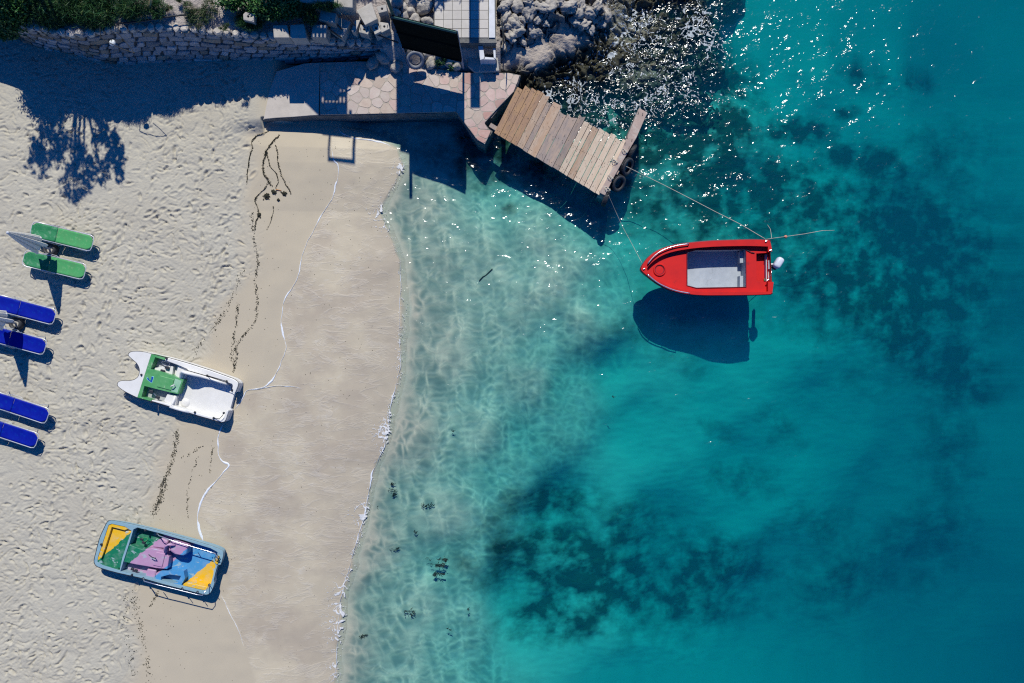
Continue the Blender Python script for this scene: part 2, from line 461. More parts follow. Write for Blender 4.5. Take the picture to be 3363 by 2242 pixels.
# sand
def sand_mat():
    m, nt, out = newmat('beach_sand')
    p = pos(nt)
    damp = attr(nt, 'damp'); film = attr(nt, 'film')
    g1 = noise(nt, p, 2.2, 5, 0.6); g2 = noise(nt, p, 55.0, 3, 0.7)
    dry = mixc(nt, g1, (0.485, 0.455, 0.368), (0.42, 0.395, 0.325))
    dry = mixc(nt, math_(nt, 'MULTIPLY', ramp(nt, noise(nt, p, 0.45, 5, 0.65), [(0.42, (0, 0, 0)), (0.66, (1, 1, 1))]), 0.5), dry, (0.40, 0.365, 0.29))
    dmp = mixc(nt, noise(nt, p, 1.4, 4, 0.6), (0.495, 0.43, 0.315), (0.44, 0.385, 0.29))
    fl = mixc(nt, ramp(nt, noise(nt, p, 0.7, 4, 0.6), [(0.38, (0, 0, 0)), (0.62, (1, 1, 1))]), (0.515, 0.45, 0.33), (0.415, 0.355, 0.27))
    # wrinkles of the thin sheet of water that runs back over the sand
    rn = noise(nt, scaled(nt, p, 0.62, 1.9, 1.0, 0.10), 1.0, 5, 0.6, 0.5)
    d1 = math_(nt, 'SUBTRACT', rn, 0.5)
    rid = math_(nt, 'SUBTRACT', 1.0, math_(nt, 'MULTIPLY', math_(nt, 'ABSOLUTE', d1), 24.0), True)
    rn2 = noise(nt, scaled(nt, p, 1.1, 3.0, 1.0, -0.08), 1.1, 4, 0.6, 0.5)
    rid2 = math_(nt, 'SUBTRACT', 1.0, math_(nt, 'MULTIPLY', math_(nt, 'ABSOLUTE', math_(nt, 'SUBTRACT', rn2, 0.47)), 26.0), True)
    patch = ramp(nt, noise(nt, p, 1.1, 3, 0.6), [(0.42, (0, 0, 0)), (0.58, (1, 1, 1))])
    patch2 = ramp(nt, noise(nt, scaled(nt, p, 1, 1, 1, 1.0), 1.1, 3, 0.6), [(0.44, (0, 0, 0)), (0.56, (1, 1, 1))])
    rs = math_(nt, 'MULTIPLY', math_(nt, 'MAXIMUM', math_(nt, 'MULTIPLY', rid, patch), math_(nt, 'MULTIPLY', rid2, patch2)), film)
    step_ = math_(nt, 'MULTIPLY', math_(nt, 'MULTIPLY', ramp(nt, rn, [(0.49, (0, 0, 0)), (0.51, (1, 1, 1))]), patch), film)
    fl = mixc(nt, math_(nt, 'MULTIPLY', rs, 0.20), fl, (0.62, 0.59, 0.54))  # wrinkle crests painted paler for the light they catch
    fr1 = ramp(nt, noise(nt, scaled(nt, p, 1.2, 3.2, 1.0, 0.1), 2.2, 6, 0.72, 0.6), [(0.56, (0, 0, 0)), (0.72, (1, 1, 1))])
    fr2 = ramp(nt, noise(nt, p, 0.6, 3, 0.6), [(0.46, (0, 0, 0)), (0.62, (1, 1, 1))])
    fl = mixc(nt, math_(nt, 'MULTIPLY', math_(nt, 'MULTIPLY', fr1, fr2), 0.5), fl, (0.58, 0.56, 0.52))
    fl = mixc(nt, math_(nt, 'MULTIPLY', attr(nt, 'wetness'), 0.42), fl, (0.37, 0.325, 0.25))
    col = mixc(nt, damp, dry, dmp)
    col = mixc(nt, film, col, fl)
    col = mixc(nt, math_(nt, 'MULTIPLY', math_(nt, 'SUBTRACT', g2, 0.45), 0.35, True), col, (0.22, 0.20, 0.17))
    b1 = bump(nt, g2, 0.22, 0.012)
    b2 = bump(nt, math_(nt, 'ADD', rs, math_(nt, 'MULTIPLY', step_, 0.5)), 0.26, 0.02, b1)
    dn = noise(nt, scaled(nt, p, 6.0, 11.0), 1.6, 4, 0.6, 0.3)
    dd = math_(nt, 'MULTIPLY', dn, math_(nt, 'SUBTRACT', 1.0, damp))
    b3 = bump(nt, dd, 0.35, 0.03, b2)
    ro = mixc(nt, film, (0.9, 0.9, 0.9), (0.5, 0.5, 0.5))
    pr = principled(nt, out, col, 0.9, 0, 0.2, b3)
    nt.links.new(ro, pr.inputs['Roughness'])
    return m
M['sand'] = sand_mat()

def seabed_mat():
    m, nt, out = newmat('seabed_sand_and_seagrass')
    p = pos(nt)
    gr = attr(nt, 'grass')
    n1 = noise(nt, p, 1.1, 6, 0.65, 0.4)
    sandc = mixc(nt, noise(nt, p, 2.0, 4, 0.6), (0.62, 0.57, 0.44), (0.53, 0.49, 0.38))
    sandc = mixc(nt, attr(nt, 'near'), sandc, (0.49, 0.44, 0.345))
    weedc = mixc(nt, noise(nt, p, 3.0, 5, 0.65), (0.018, 0.028, 0.018), (0.075, 0.09, 0.05))
    f = math_(nt, 'ADD', gr, math_(nt, 'MULTIPLY', math_(nt, 'SUBTRACT', n1, 0.5), 0.9))
    f = math_(nt, 'MULTIPLY', f, math_(nt, 'MULTIPLY', gr, 6.0, True))
    f = ramp(nt, f, [(0.12, (0, 0, 0)), (0.85, (1, 1, 1))])
    col = mixc(nt, f, sandc, weedc)
    b = bump(nt, noise(nt, p, 5.0, 4, 0.6), 0.3, 0.03)
    principled(nt, out, col, 0.95, 0, 0.0, b)
    return m
M['seabed'] = seabed_mat()

def water_mat():
    m, nt, out = newmat('sea_water')
    p = pos(nt)
    chop = attr(nt, 'chop'); net = attr(nt, 'net')
    a = noise(nt, scaled(nt, p, 1.0, 1.5, 1.0, 0.6), 1.5, 1, 0.5, 0.2)
    b_ = noise(nt, scaled(nt, p, 1.0, 1.4, 1.0, 0.5), 5.0, 1, 0.5, 0.2)
    c_ = noise(nt, scaled(nt, p, 1.0, 1.3, 1.0, 0.5), 13.0, 1, 0.5, 0.3)
    h = math_(nt, 'ADD', math_(nt, 'MULTIPLY', a, 0.55), math_(nt, 'MULTIPLY', b_, 0.20))
    h = math_(nt, 'ADD', h, math_(nt, 'MULTIPLY', c_, 0.045))
    bn = nt.nodes.new('ShaderNodeBump'); bn.inputs['Strength'].default_value = 1.0
    nt.links.new(h, bn.inputs['Height'])
    d = math_(nt, 'MULTIPLY_ADD', chop, 0.20); d.node.inputs[2].default_value = 0.15
    nt.links.new(d, bn.inputs['Distance'])
    lw = nt.nodes.new('ShaderNodeLayerWeight'); nt.links.new(bn.outputs[0], lw.inputs['Normal'])
    f5 = math_(nt, 'POWER', lw.outputs['Facing'], 5.0)
    frs = math_(nt, 'MULTIPLY_ADD', f5, 0.98); frs.node.inputs[2].default_value = 0.02
    gl = nt.nodes.new('ShaderNodeBsdfGlossy'); gl.inputs['Roughness'].default_value = 0.13
    gl.inputs['Color'].default_value = (1, 1, 1, 1)
    nt.links.new(bn.outputs[0], gl.inputs['Normal'])
    # caustic net painted into the transmission colour, standing in for light focused by ripples
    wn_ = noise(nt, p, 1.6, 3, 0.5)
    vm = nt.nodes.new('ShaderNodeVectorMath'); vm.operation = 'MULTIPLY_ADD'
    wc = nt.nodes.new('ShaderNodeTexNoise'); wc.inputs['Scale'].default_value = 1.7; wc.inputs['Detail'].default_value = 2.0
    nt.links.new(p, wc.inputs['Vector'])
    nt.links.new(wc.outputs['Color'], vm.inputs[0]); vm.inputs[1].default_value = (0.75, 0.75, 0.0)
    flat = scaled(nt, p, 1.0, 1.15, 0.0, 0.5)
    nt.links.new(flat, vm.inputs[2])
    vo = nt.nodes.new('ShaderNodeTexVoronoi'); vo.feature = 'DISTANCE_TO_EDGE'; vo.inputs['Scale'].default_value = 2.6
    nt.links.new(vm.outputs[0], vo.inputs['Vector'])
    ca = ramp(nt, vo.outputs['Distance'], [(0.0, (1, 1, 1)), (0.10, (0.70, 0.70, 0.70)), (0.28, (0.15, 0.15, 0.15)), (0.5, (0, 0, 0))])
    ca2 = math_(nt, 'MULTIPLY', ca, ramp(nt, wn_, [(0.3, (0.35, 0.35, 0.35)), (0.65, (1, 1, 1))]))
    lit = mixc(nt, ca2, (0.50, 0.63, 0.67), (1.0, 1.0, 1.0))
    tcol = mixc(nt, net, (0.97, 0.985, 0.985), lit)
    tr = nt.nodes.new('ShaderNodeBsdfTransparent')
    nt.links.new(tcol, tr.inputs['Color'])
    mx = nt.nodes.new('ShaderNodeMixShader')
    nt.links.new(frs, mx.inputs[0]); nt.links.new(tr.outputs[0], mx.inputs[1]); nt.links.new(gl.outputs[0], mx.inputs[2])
    nt.links.new(mx.outputs[0], out.inputs['Surface'])
    va = nt.nodes.new('ShaderNodeVolumeAbsorption')
    va.inputs['Color'].default_value = (0.0, 0.87, 0.925, 1); va.inputs['Density'].default_value = 1.38
    vsn = nt.nodes.new('ShaderNodeVolumeScatter'); vsn.inputs['Color'].default_value = (0.02, 0.62, 1.0, 1); vsn.inputs['Density'].default_value = 0.15
    vsn.inputs['Anisotropy'].default_value = 0.0
    ad = nt.nodes.new('ShaderNodeAddShader')
    nt.links.new(va.outputs[0], ad.inputs[0]); nt.links.new(vsn.outputs[0], ad.inputs[1])
    nt.links.new(ad.outputs[0], out.inputs['Volume'])
    return m
M['water'] = water_mat()

def rock_mat():
    m, nt, out = newmat('shore_limestone')
    p = pos(nt)
    wet = attr(nt, 'wet'); ledge = attr(nt, 'ledge')
    n1 = noise(nt, p, 4.0, 6, 0.7); n2 = noise(nt, p, 1.3, 4, 0.6)
    dry = mixc(nt, n1, (0.34, 0.315, 0.275), (0.075, 0.07, 0.065))
    led = mixc(nt, n1, (0.52, 0.45, 0.38), (0.36, 0.31, 0.26))
    olive = mixc(nt, n1, (0.085, 0.080, 0.042), (0.014, 0.017, 0.013))
    col = mixc(nt, ledge, dry, led)
    olive = mixc(nt, math_(nt, 'MULTIPLY', attr(nt, 'pale'), 0.85), olive, mixc(nt, n2, (0.34, 0.34, 0.27), (0.20, 0.19, 0.11)))
    col = mixc(nt, wet, col, olive)
    b = bump(nt, noise(nt, p, 11.0, 6, 0.7), 1.0, 0.06)
    pr = principled(nt, out, col, 0.85, 0, 0.4, b)
    return m
M['rock'] = rock_mat()
def terrace_mat():
    m, nt, out = newmat('pale_rubble_earth')
    p = pos(nt)
    n1 = noise(nt, p, 6.0, 6, 0.7, 0.4); n2 = noise(nt, p, 1.2, 4, 0.6)
    col = mixc(nt, n1, (0.56, 0.50, 0.45), (0.38, 0.33, 0.30))
    col = mixc(nt, ramp(nt, n2, [(0.55, (0, 0, 0)), (0.7, (1, 1, 1))]), col, (0.26, 0.23, 0.18))
    b = bump(nt, noise(nt, scaled(nt, p, 8, 14), 1.5, 6, 0.7), 1.0, 0.07)
    principled(nt, out, col, 0.95, 0, 0.2, b)
    return m
M['terrace'] = terrace_mat()

# ------------------------------------------------------------------ ground: sand and seabed from one height field
EDGE = [(100, 1060), (250, 1060), (400, 1110), (440, 1200), (480, 1290), (530, 1312), (570, 1290), (620, 1262), (690, 1225), (760, 1258),
        (850, 1298), (950, 1308), (1100, 1308), (1200, 1302), (1300, 1288), (1400, 1268), (1470, 1248), (1560, 1215), (1700, 1180),
        (1850, 1145), (2000, 1112), (2100, 1096), (2242, 1085), (2600, 1050)]
FILM = [(100, 1060), (470, 1080), (560, 1089), (600, 1092), (650, 1080), (700, 1051), (800, 1001), (900, 979), (990, 932), (1060, 922),
        (1144, 937), (1222, 908), (1272, 872), (1300, 800), (1370, 760), (1408, 744), (1444, 715), (1500, 722), (1528, 750), (1590, 700),
        (1660, 655), (1720, 652), (1790, 672), (1960, 720), (2030, 760), (2130, 800), (2242, 830), (2600, 900)]
DAMP = [(100, 900), (400, 880), (440, 840), (520, 815), (600, 812), (700, 830), (800, 845), (900, 845), (1000, 760), (1100, 690), (1200, 650),
        (1400, 600), (1450, 570), (1550, 530), (1680, 500), (1900, 440), (2000, 450), (2242, 460), (2600, 470)]
_o = 1.43
DEPTH = [(x*_o, y*_o, d) for x, y, d in [
    (920, 700, .05), (930, 1000, .05), (830, 1250, .05), (790, 1500, .05), (1000, 800, .09), (1000, 600, .10), (960, 450, .08),
    (1100, 600, .15), (1200, 700, .18), (1300, 620, .24), (1340, 740, .30), (1220, 870, .26), (1100, 1000, .20), (1000, 1200, .17),
    (950, 1400, .20), (900, 1500, .20), (1040, 1450, .42), (1040, 1300, .45), (1150, 1100, .52), (1220, 1000, .6), (1310, 900, .65), (1250, 520, .2), (1400, 700, .55),
    (1450, 850, 1.35), (1500, 1000, 1.6), (1300, 1200, 1.5), (1200, 1400, 1.45), (1700, 900, 1.75), (1800, 1100, 2.2), (1600, 1300, 2.2),
    (2000, 1000, 2.5), (2200, 1200, 3.1), (2300, 1450, 3.6), (1900, 1450, 2.8), (1900, 100, 1.9), (2100, 100, 2.3), (2300, 100, 3.0), (1800, 30, 1.8), (2050, 250, 2.2),
    (2300, 500, 2.8), (1620, 620, 1.12), (1560, 700, 1.15), (1700, 600, 1.25), (1480, 480, 1.0), (1350, 420, .8), (1150, 400, .5), (1000, 350, .15), (1800, 450, 1.6),
    (1650, 250, 1.0), (1400, 200, .7), (1330, 280, .8), (2340, 1000, 3.0), (2700, 800, 3.6), (2700, 1700, 4.0), (2500, -200, 3.0), (1500, 1800, 2.0),
    (1650, 700, 1.25), (1900, 750, 1.8), (1100, 330, .45)]]
GRASS_AND_SHADE = [(x*_o, y*_o, a*_o, b*_o, r, s) for x, y, a, b, r, s in [
    (1620, 300, 150, 60, 0, 1.2), (1500, 335, 120, 45, 0, 1.0), (1700, 260, 90, 70, 20, 1.1), (1650, 110, 110, 85, 0, 1.1), (1700, 190, 100, 75, 0, 1.1), (1600, 240, 150, 75, 0, 1.1), (1740, 120, 60, 60, 0, .8), (1890, 255, 140, 42, -5, 1.0), (2030, 198, 38, 20, -10, 1.0),
    (2080, 325, 130, 55, 10, 1.0), (2140, 350, 75, 42, 10, .9), (1680, 370, 200, 85, 5, 1.1), (1760, 450, 260, 90, 10, .95), (1650, 450, 130, 60, 0, 1.0), (1560, 420, 60, 40, 0, .5), (1520, 300, 120, 60, 0, .9),
    (2200, 460, 230, 95, 10, 1.0), (2250, 570, 220, 140, 0, 1.05), (2050, 640, 250, 90, 8, 1.05), (1930, 610, 150, 75, 0, .95), (2190, 770, 210, 80, 22, .95), (2340, 860, 150, 90, 30, .95),
    (2000, 420, 190, 75, 15, .8), (1590, 330, 110, 60, 0, .9), (2080, 105, 110, 34, 20, .6), (2240, 110, 70, 30, 0, .7), (1850, 540, 120, 50, 10, .8),
    (1270, 1180, 130, 56, -5, .8), (1225, 1300, 115, 66, 5, .85), (1310, 1330, 230, 105, 8, .9), (1580, 745, 190, 80, 5, .36), (1800, 430, 420, 140, 0, .92), (2180, 590, 330, 240, 10, 1.0), (2300, 300, 120, 90, 0, .55), (1500, 1380, 330, 150, 0, .68), (1400, 1390, 190, 100, 0, 1.0), (1480, 1260, 110, 80, 0, .75),  # the faint patch below the boat is added to blur its cast shadow
    (1690, 1370, 180, 95, 0, .9), (1760, 1140, 120, 52, 10, .55), (1600, 1440, 240, 70, 5, .75), (1300, 1470, 160, 60, 0, .9), (1950, 1270, 150, 70, 0, .5),
    (1560, 790, 130, 60, 30, .35), (2080, 1400, 190, 95, 0, .6), (1850, 1000, 90, 40, 30, .4), (1700, 1010, 80, 34, 20, .4), (2280, 1330, 170, 140, 0, .6), (2330, 1080, 90, 160, 0, .5),
    (1170, 470, 28, 16, 0, .6), (1110, 340, 120, 70, 0, .9), (1120, 260, 120, 60, 0, .8), (1240, 380, 70, 44, 0, .9), (1000, 330, 50, 30, 0, .3),
    (1440, 220, 170, 90, 0, .9), (1480, 320, 80, 50, 0, .7)]]
def edge_u(px, py): return px - np.interp(py, [a for a, b in EDGE], [b for a, b in EDGE])
def sand_height(px, py, lumps=True):
    """ground height (m) at plan pixels, arrays"""
    wob = 26*perlin(px/120.0, py/120.0, 5) + 9*perlin(px/38.0, py/38.0, 6)
    u = edge_u(px, py) + wob*sstep(1500, 1200, px)*0.6
    t = np.clip(-u/430.0, 0, 1)
    z = -0.43 + 0.43*(t*(1.35-0.35*t))
    nearq = sstep(790, 850, px)*sstep(430, 400, py)
    ff = sstep(650, 862, px)*np.where(px > 864, sstep(398, 388, py)*sstep(960, 900, px), sstep(450, 392, py))*sstep(120, 200, py)*(px < 1000)
    z = z + (0.19-z)*np.clip(ff, 0, 1)*(z < 0.19)
    dep = idw(px, py, DEPTH, 3.5, 60.0)
    z = np.where(u > 0, -0.43 - (dep*1.0+0.0)*sstep(0, 90, u) - 0.03*sstep(0, 12, u), z)
    X = (px-CX)/S; Y = (CY-py)/S
    dry = sstep(30, -60, px - np.interp(py, [a for a, b in DAMP], [b for a, b in DAMP]) + 1.5*wob)
    film = sstep(-4, 8, px - np.interp(py, [a for a, b in FILM], [b for a, b in FILM]))*(u < 60)
    if lumps:
        wx = 0.35*perlin(X*1.3, Y*1.3, 11); wy = 0.35*perlin(X*1.3, Y*1.3, 12)
        def rotn(an, fx, fy, sd):
            c0, s0 = math.cos(an), math.sin(an)
            return perlin(((X+wx)*c0+(Y+wy)*s0)*fx, (-(X+wx)*s0+(Y+wy)*c0)*fy, sd)
        a = rotn(.12, 4.8, 7.4, 21); a2 = rotn(-.45, 5.4, 8.0, 28); b = rotn(.5, 8.0, 11.5, 22); f = rotn(-.15, 13.0, 17.0, 27); c = perlin(X*1.1, Y*1.6, 23); e = perlin(X*21.0, Y*23.0, 25)
        ga = sstep(-.05, .30, perlin(X*2.3, Y*2.9, 35)); gb = sstep(.05, -.30, perlin(X*2.3, Y*2.9, 35)); gc = sstep(-.2, .3, perlin(X*3.1, Y*3.6, 36))
        lum = -0.050*sstep(0.24, 0.64, a)*ga - 0.046*sstep(0.26, 0.64, a2)*gb - 0.030*sstep(0.22, 0.58, b)*gc - 0.014*sstep(0.15, 0.5, f) + 0.020*c + 0.005*e + 0.010*perlin(X*4.1-Y, Y*5.0+X, 26)
        z = z + dry*lum*(0.85+.55*perlin(X*.55, Y*.55, 37))*(1-nearq) + (1-dry)*(u < 0)*0.008*perlin(X*1.5, Y*1.5, 24)
        sea = sstep(20, 120, u)
        z = z + sea*((0.02+0.10*sstep(200, 600, u))*fbm(X*0.42, Y*0.42, 31, 3) + 0.010*perlin(X*3, Y*6, 33))
    return z, u, dry, film
def hsand(px, py):
    z = sand_height(np.array([px*1.0]), np.array([py*1.0]))[0]
    return float(z[0])

def grid_mesh(xs, ys, Z, mask=None):
    nx, ny = len(xs), len(ys)
    XX, YY = np.meshgrid(xs, ys)
    co = np.stack([XX.ravel(), YY.ravel(), Z.ravel()], 1)
    i = np.arange((ny-1)*(nx-1)); r = i//(nx-1); c = i % (nx-1)
    q = np.stack([r*nx+c, r*nx+c+1, (r+1)*nx+c+1, (r+1)*nx+c], 1)
    if mask is not None: q = q[mask.ravel()]
    return co, q
def mesh_from(name, co, q):
    used = np.unique(q); remap = np.full(len(co), -1); remap[used] = np.arange(len(used))
    co2 = co[used]; q2 = remap[q]
    me = bpy.data.meshes.new(name)
    me.vertices.add(len(co2)); me.vertices.foreach_set('co', co2.astype(np.float32).ravel())
    k = q2.shape[1]
    me.loops.add(q2.size); me.loops.foreach_set('vertex_index', q2.astype(np.int32).ravel())
    me.polygons.add(len(q2)); me.polygons.foreach_set('loop_start', np.arange(0, q2.size, k, dtype=np.int32))
    me.update(calc_edges=True)
    me.polygons.foreach_set('use_smooth', [True]*len(q2))
    return me, used
def set_attr(me, name, vals):
    a = me.attributes.new(name, 'FLOAT', 'POINT'); a.data.foreach_set('value', np.asarray(vals, np.float32))

xs = np.concatenate([[-400, -120, -40, -22], np.arange(-17.2, -3.0, 0.027), np.arange(-3.0, 17.2, 0.075), [19, 24, 40, 120, 400]])
ys = np.concatenate([[-400, -120, -40, -20, -14], np.arange(-11.2, 9.4, 0.029), [10.2, 11, 12.5, 16, 24, 40, 120, 400]])
XX, YY = np.meshgrid(xs, ys)
PX = CX + XX*S; PY = CY - YY*S
PXc = np.clip(PX, -800, 4200); PYc = np.clip(PY, -300, 2600)
Zs, Us, DRY, FLM = sand_height(PXc, PYc)
gmask = np.zeros_like(Zs)
for (gx, gy, ga, gb, gr_, gs) in GRASS_AND_SHADE:
    c_, s_ = math.cos(math.radians(gr_)), math.sin(math.radians(gr_))
    dx = PXc-gx; dy = PYc-gy
    d2 = ((dx*c_+dy*s_)/ga)**2 + ((-dx*s_+dy*c_)/gb)**2
    gmask = np.maximum(gmask, gs*np.exp(-(d2**1.3)*0.8))
gmask = gmask*(0.84 + 0.50*fbm(XX*1.3, YY*1.3, 78, 5, .65)) 
gmask *= sstep(10, 60, Us)
gmask += 0.12*fbm(XX*0.22, YY*0.22, 77, 2)*sstep(400, 800, Us)
Zs = Zs + 0.10*gmask*np.abs(fbm(XX*1.4, YY*1.4, 41, 4))*sstep(0.2, 0.5, gmask)
rsf = np.random.RandomState(8)
def dent(px_, py_, ang, la, lb, dp):
    gx, gy = (px_-CX)/S, (CY-py_)/S
    i0, i1 = np.searchsorted(xs, [gx-.4, gx+.4]); j0, j1 = np.searchsorted(ys, [gy-.4, gy+.4])
    if i1-i0 < 2 or j1-j0 < 2: return
    DX = XX[j0:j1, i0:i1]-gx; DY = YY[j0:j1, i0:i1]-gy
    c0, s0 = math.cos(ang), math.sin(ang)
    r2 = ((DX*c0+DY*s0)/la)**2 + ((-DX*s0+DY*c0)/lb)**2
    Zs[j0:j1, i0:i1] += dp*(-np.exp(-r2**1.6) + .45*np.exp(-((np.sqrt(r2)-1.45)/.35)**2))
for (x0, y0, x1, y1, wob_) in ((780, 470, 420, 760, 30), (420, 760, 330, 1180, 24), (700, 430, 640, 1120, 40), (330, 560, 60, 700, 20), (360, 1420, 250, 1720, 18), (200, 1560, 40, 2200, 30), (560, 420, 280, 1100, 34), (820, 560, 600, 1140, 22), (240, 1000, 300, 1640, 30), (480, 700, 700, 660, 14), (350, 2230, 480, 1650, 14)):
    L_ = math.hypot(x1-x0, y1-y0); n_ = int(L_/34); an = math.atan2(-(y1-y0), x1-x0)
    for k in range(n_):
        t = k/n_; side = 9 if k % 2 else -9
        x = x0+(x1-x0)*t + wob_*math.sin(t*7+x0) + side*math.sin(an)+rsf.normal(0, 3); y = y0+(y1-y0)*t + side*math.cos(an)+rsf.normal(0, 4)
        dent(x, y, an+rsf.normal(0, .25), .12, .055, rsf.uniform(.022, .045))
for _ in range(380):
    y = rsf.uniform(400, 2240); x = rsf.uniform(10, np.interp(y, [a for a, b in DAMP], [b for a, b in DAMP])-25)
    dent(x, y, rsf.uniform(-.6, .4), rsf.uniform(.05, .15), rsf.uniform(.03, .06), rsf.uniform(.015, .05))
co, q = grid_mesh(xs, ys, Zs)
uc = Us[:-1, :-1]
is_sand = (uc < 25)
me, used = mesh_from('sand', co, q[is_sand.ravel()])
set_attr(me, 'damp', (1-DRY).ravel()[used]); set_attr(me, 'film', FLM.ravel()[used])
set_attr(me, 'wetness', sstep(-190, 0, Us).ravel()[used])
props(link_mesh('sand', me, M['sand']), kind='structure')
me, used = mesh_from('seabed', co, q[~is_sand.ravel()])
set_attr(me, 'grass', np.clip(gmask, 0, 1).ravel()[used]); set_attr(me, 'near', (sstep(300, 20, Us)).ravel()[used])
props(link_mesh('seabed', me, M['seabed']), kind='structure')

# ------------------------------------------------------------------ sea water (closed body, absorbs the red)
WZ = -0.45
xs = np.concatenate([np.arange(-6.1, 17.2, 0.055), [18, 20, 25, 40, 120, 390]])
ys = np.concatenate([[-390, -120, -40, -20, -13], np.arange(-11.4, 12.0, 0.055), [13, 16, 24, 40, 120, 390]])
XX, YY = np.meshgrid(xs, ys)
PX = np.clip(CX + XX*S, -800, 4200); PY = np.clip(CY - YY*S, -400, 2600)
wob = 26*perlin(PX/120.0, PY/120.0, 5) + 9*perlin(PX/38.0, PY/38.0, 6)
U = edge_u(PX, PY) + 0.6*wob
ch = np.zeros_like(U)
for (cx_, cy_, ca_, cb_, s_) in [(1900, 300, 260, 110, 1.0), (2180, 340, 230, 90, 1.0), (2330, 120, 130, 120, .9), (2150, 120, 220, 120, .9), (2450, 420, 200, 120, .45), (1950, 420, 200, 50, .6), (2400, 560, 300, 160, .55), (2000, 640, 200, 120, .25), (2750, 230, 420, 300, .62), (2650, 900, 350, 160, .30), (1900, 850, 260, 120, .25)]:
    ch = np.maximum(ch, s_*np.exp(-((PX-cx_)/ca_)**2 - ((PY-cy_)/cb_)**2))
off = sstep(20, 500, U)
Zw = WZ + off*(0.030*perlin(XX*0.55+YY*0.25, YY*0.9-XX*0.2, 51) + 0.016*perlin(XX*1.3+YY*.5, YY*1.9-XX*.3, 52)) + ch*0.05*np.abs(fbm(XX*2.2, YY*2.6, 53, 3))
Zw = Zw + (0.055 + 0.03*perlin(PX/60, PY/60, 54))*np.exp(-((U-16)/13.0)**2)*(PY > 480) - 0.012*np.exp(-((U-45)/14.0)**2)
Zw = Zw + 0.010*sstep(0, 30, U)*perlin(XX*2.2, YY*4.0, 55)*(1-off)
co, q = grid_mesh(xs, ys, Zw)
nx, ny = len(xs), len(ys)
loop = [i for i in range(nx)] + [r*nx+nx-1 for r in range(1, ny)] + [(ny-1)*nx+i for i in range(nx-2, -1, -1)] + [r*nx for r in range(ny-2, 0, -1)]
me = bpy.data.meshes.new('water')
nb = len(loop); base = len(co)
low = co[loop].copy(); low[:, 2] = -9.0
allco = np.concatenate([co, low])
loops_flat = list(q.astype(np.int32).ravel()); starts = list(range(0, q.size, 4))
for j in range(nb):
    a, b = loop[j], loop[(j+1) % nb]
    starts.append(len(loops_flat)); loops_flat.extend([a, base+j, base+(j+1) % nb, b])
starts.append(len(loops_flat)); loops_flat.extend([base+j for j in range(nb)][::-1])
me.vertices.add(len(allco)); me.vertices.foreach_set('co', allco.astype(np.float32).ravel())
me.loops.add(len(loops_flat)); me.loops.foreach_set('vertex_index', np.array(loops_flat, np.int32))
me.polygons.add(len(starts)); me.polygons.foreach_set('loop_start', np.array(starts, np.int32))
me.update(calc_edges=True)
sm = [True]*len(q) + [False]*(len(starts)-len(q))
me.polygons.foreach_set('use_smooth', sm)
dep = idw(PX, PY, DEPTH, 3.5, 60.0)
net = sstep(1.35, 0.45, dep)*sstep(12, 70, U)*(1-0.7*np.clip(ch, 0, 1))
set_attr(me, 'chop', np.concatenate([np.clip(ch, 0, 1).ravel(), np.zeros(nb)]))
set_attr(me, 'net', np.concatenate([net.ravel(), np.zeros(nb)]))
props(link_mesh('water', me, M['water']), kind='structure')

# ------------------------------------------------------------------ terrace above the wall
WALLX = [-250, -100, 20, 110, 200, 300, 380, 470, 560, 640, 700, 760, 850, 900, 960, 1080, 1180, 1265]
BASEY = [80, 95, 120, 145, 168, 190, 205, 206, 202, 200, 199, 200, 205, 204, 201, 192, 184, 178]
TOPXY = [70, 85, 112, 140, 166, 186, 200, 186, 172, 168, 171, 175, 182, 183, 182, 182, 180, 176]
TOPZ = [1.5, 1.6, 1.7, 1.75, 1.8, 1.9, 2.0, 1.95, 1.8, 1.7, 1.68, 1.62, 1.55, 1.5, 1.42, 1.15, 0.92, 0.7]
def wy(x): return np.interp(x, WALLX, BASEY)
def ty(x): return np.interp(x, WALLX + [1300, 1400, 1640, 1700], TOPXY + [180, 182, 180, 170])
def tz(x): return np.interp(x, WALLX + [1300, 1400, 1640, 1700], TOPZ + [0.72, 0.6, 0.5, 0.3])
tx = np.concatenate([[-6000, -2000, -700, -450], np.arange(-330, 1650, 6.0)])
vv = np.concatenate([[-0.55, -0.3, -0.1], np.arange(0, 2.6, 0.06), [3.2, 4, 6, 10, 30, 120, 380]])
TX, VV = np.meshgrid(tx, vv)
X0 = (TX-CX)/S; Y0 = (CY-ty(TX))/S
front = sstep(1245, 1290, TX)
Yt = Y0 + np.where(VV < 0, VV*front, VV) + 0.02
Zt = tz(TX) + 0.03*np.maximum(VV, 0) + 0.045*fbm(X0*2.0, Yt*2.0, 61, 4)*sstep(-0.1, 0.3, VV) + np.where(VV < 0, VV*front*0.9, 0) + 0.10*front*np.abs(fbm(X0*3, Yt*3, 62, 3))
co = np.stack([X0.ravel(), Yt.ravel(), Zt.ravel()], 1)
_, q = grid_mesh(tx, vv, Zt)
me, used = mesh_from('terrace_ground', co, q)
props(link_mesh('terrace_ground', me, M['terrace']), kind='structure')
def terr_z(px, py):
    """terrace height under picture point (plan pixels)"""
    return float(tz(px)) + 0.03*max(0.0, (float(ty(px))-py)/S)

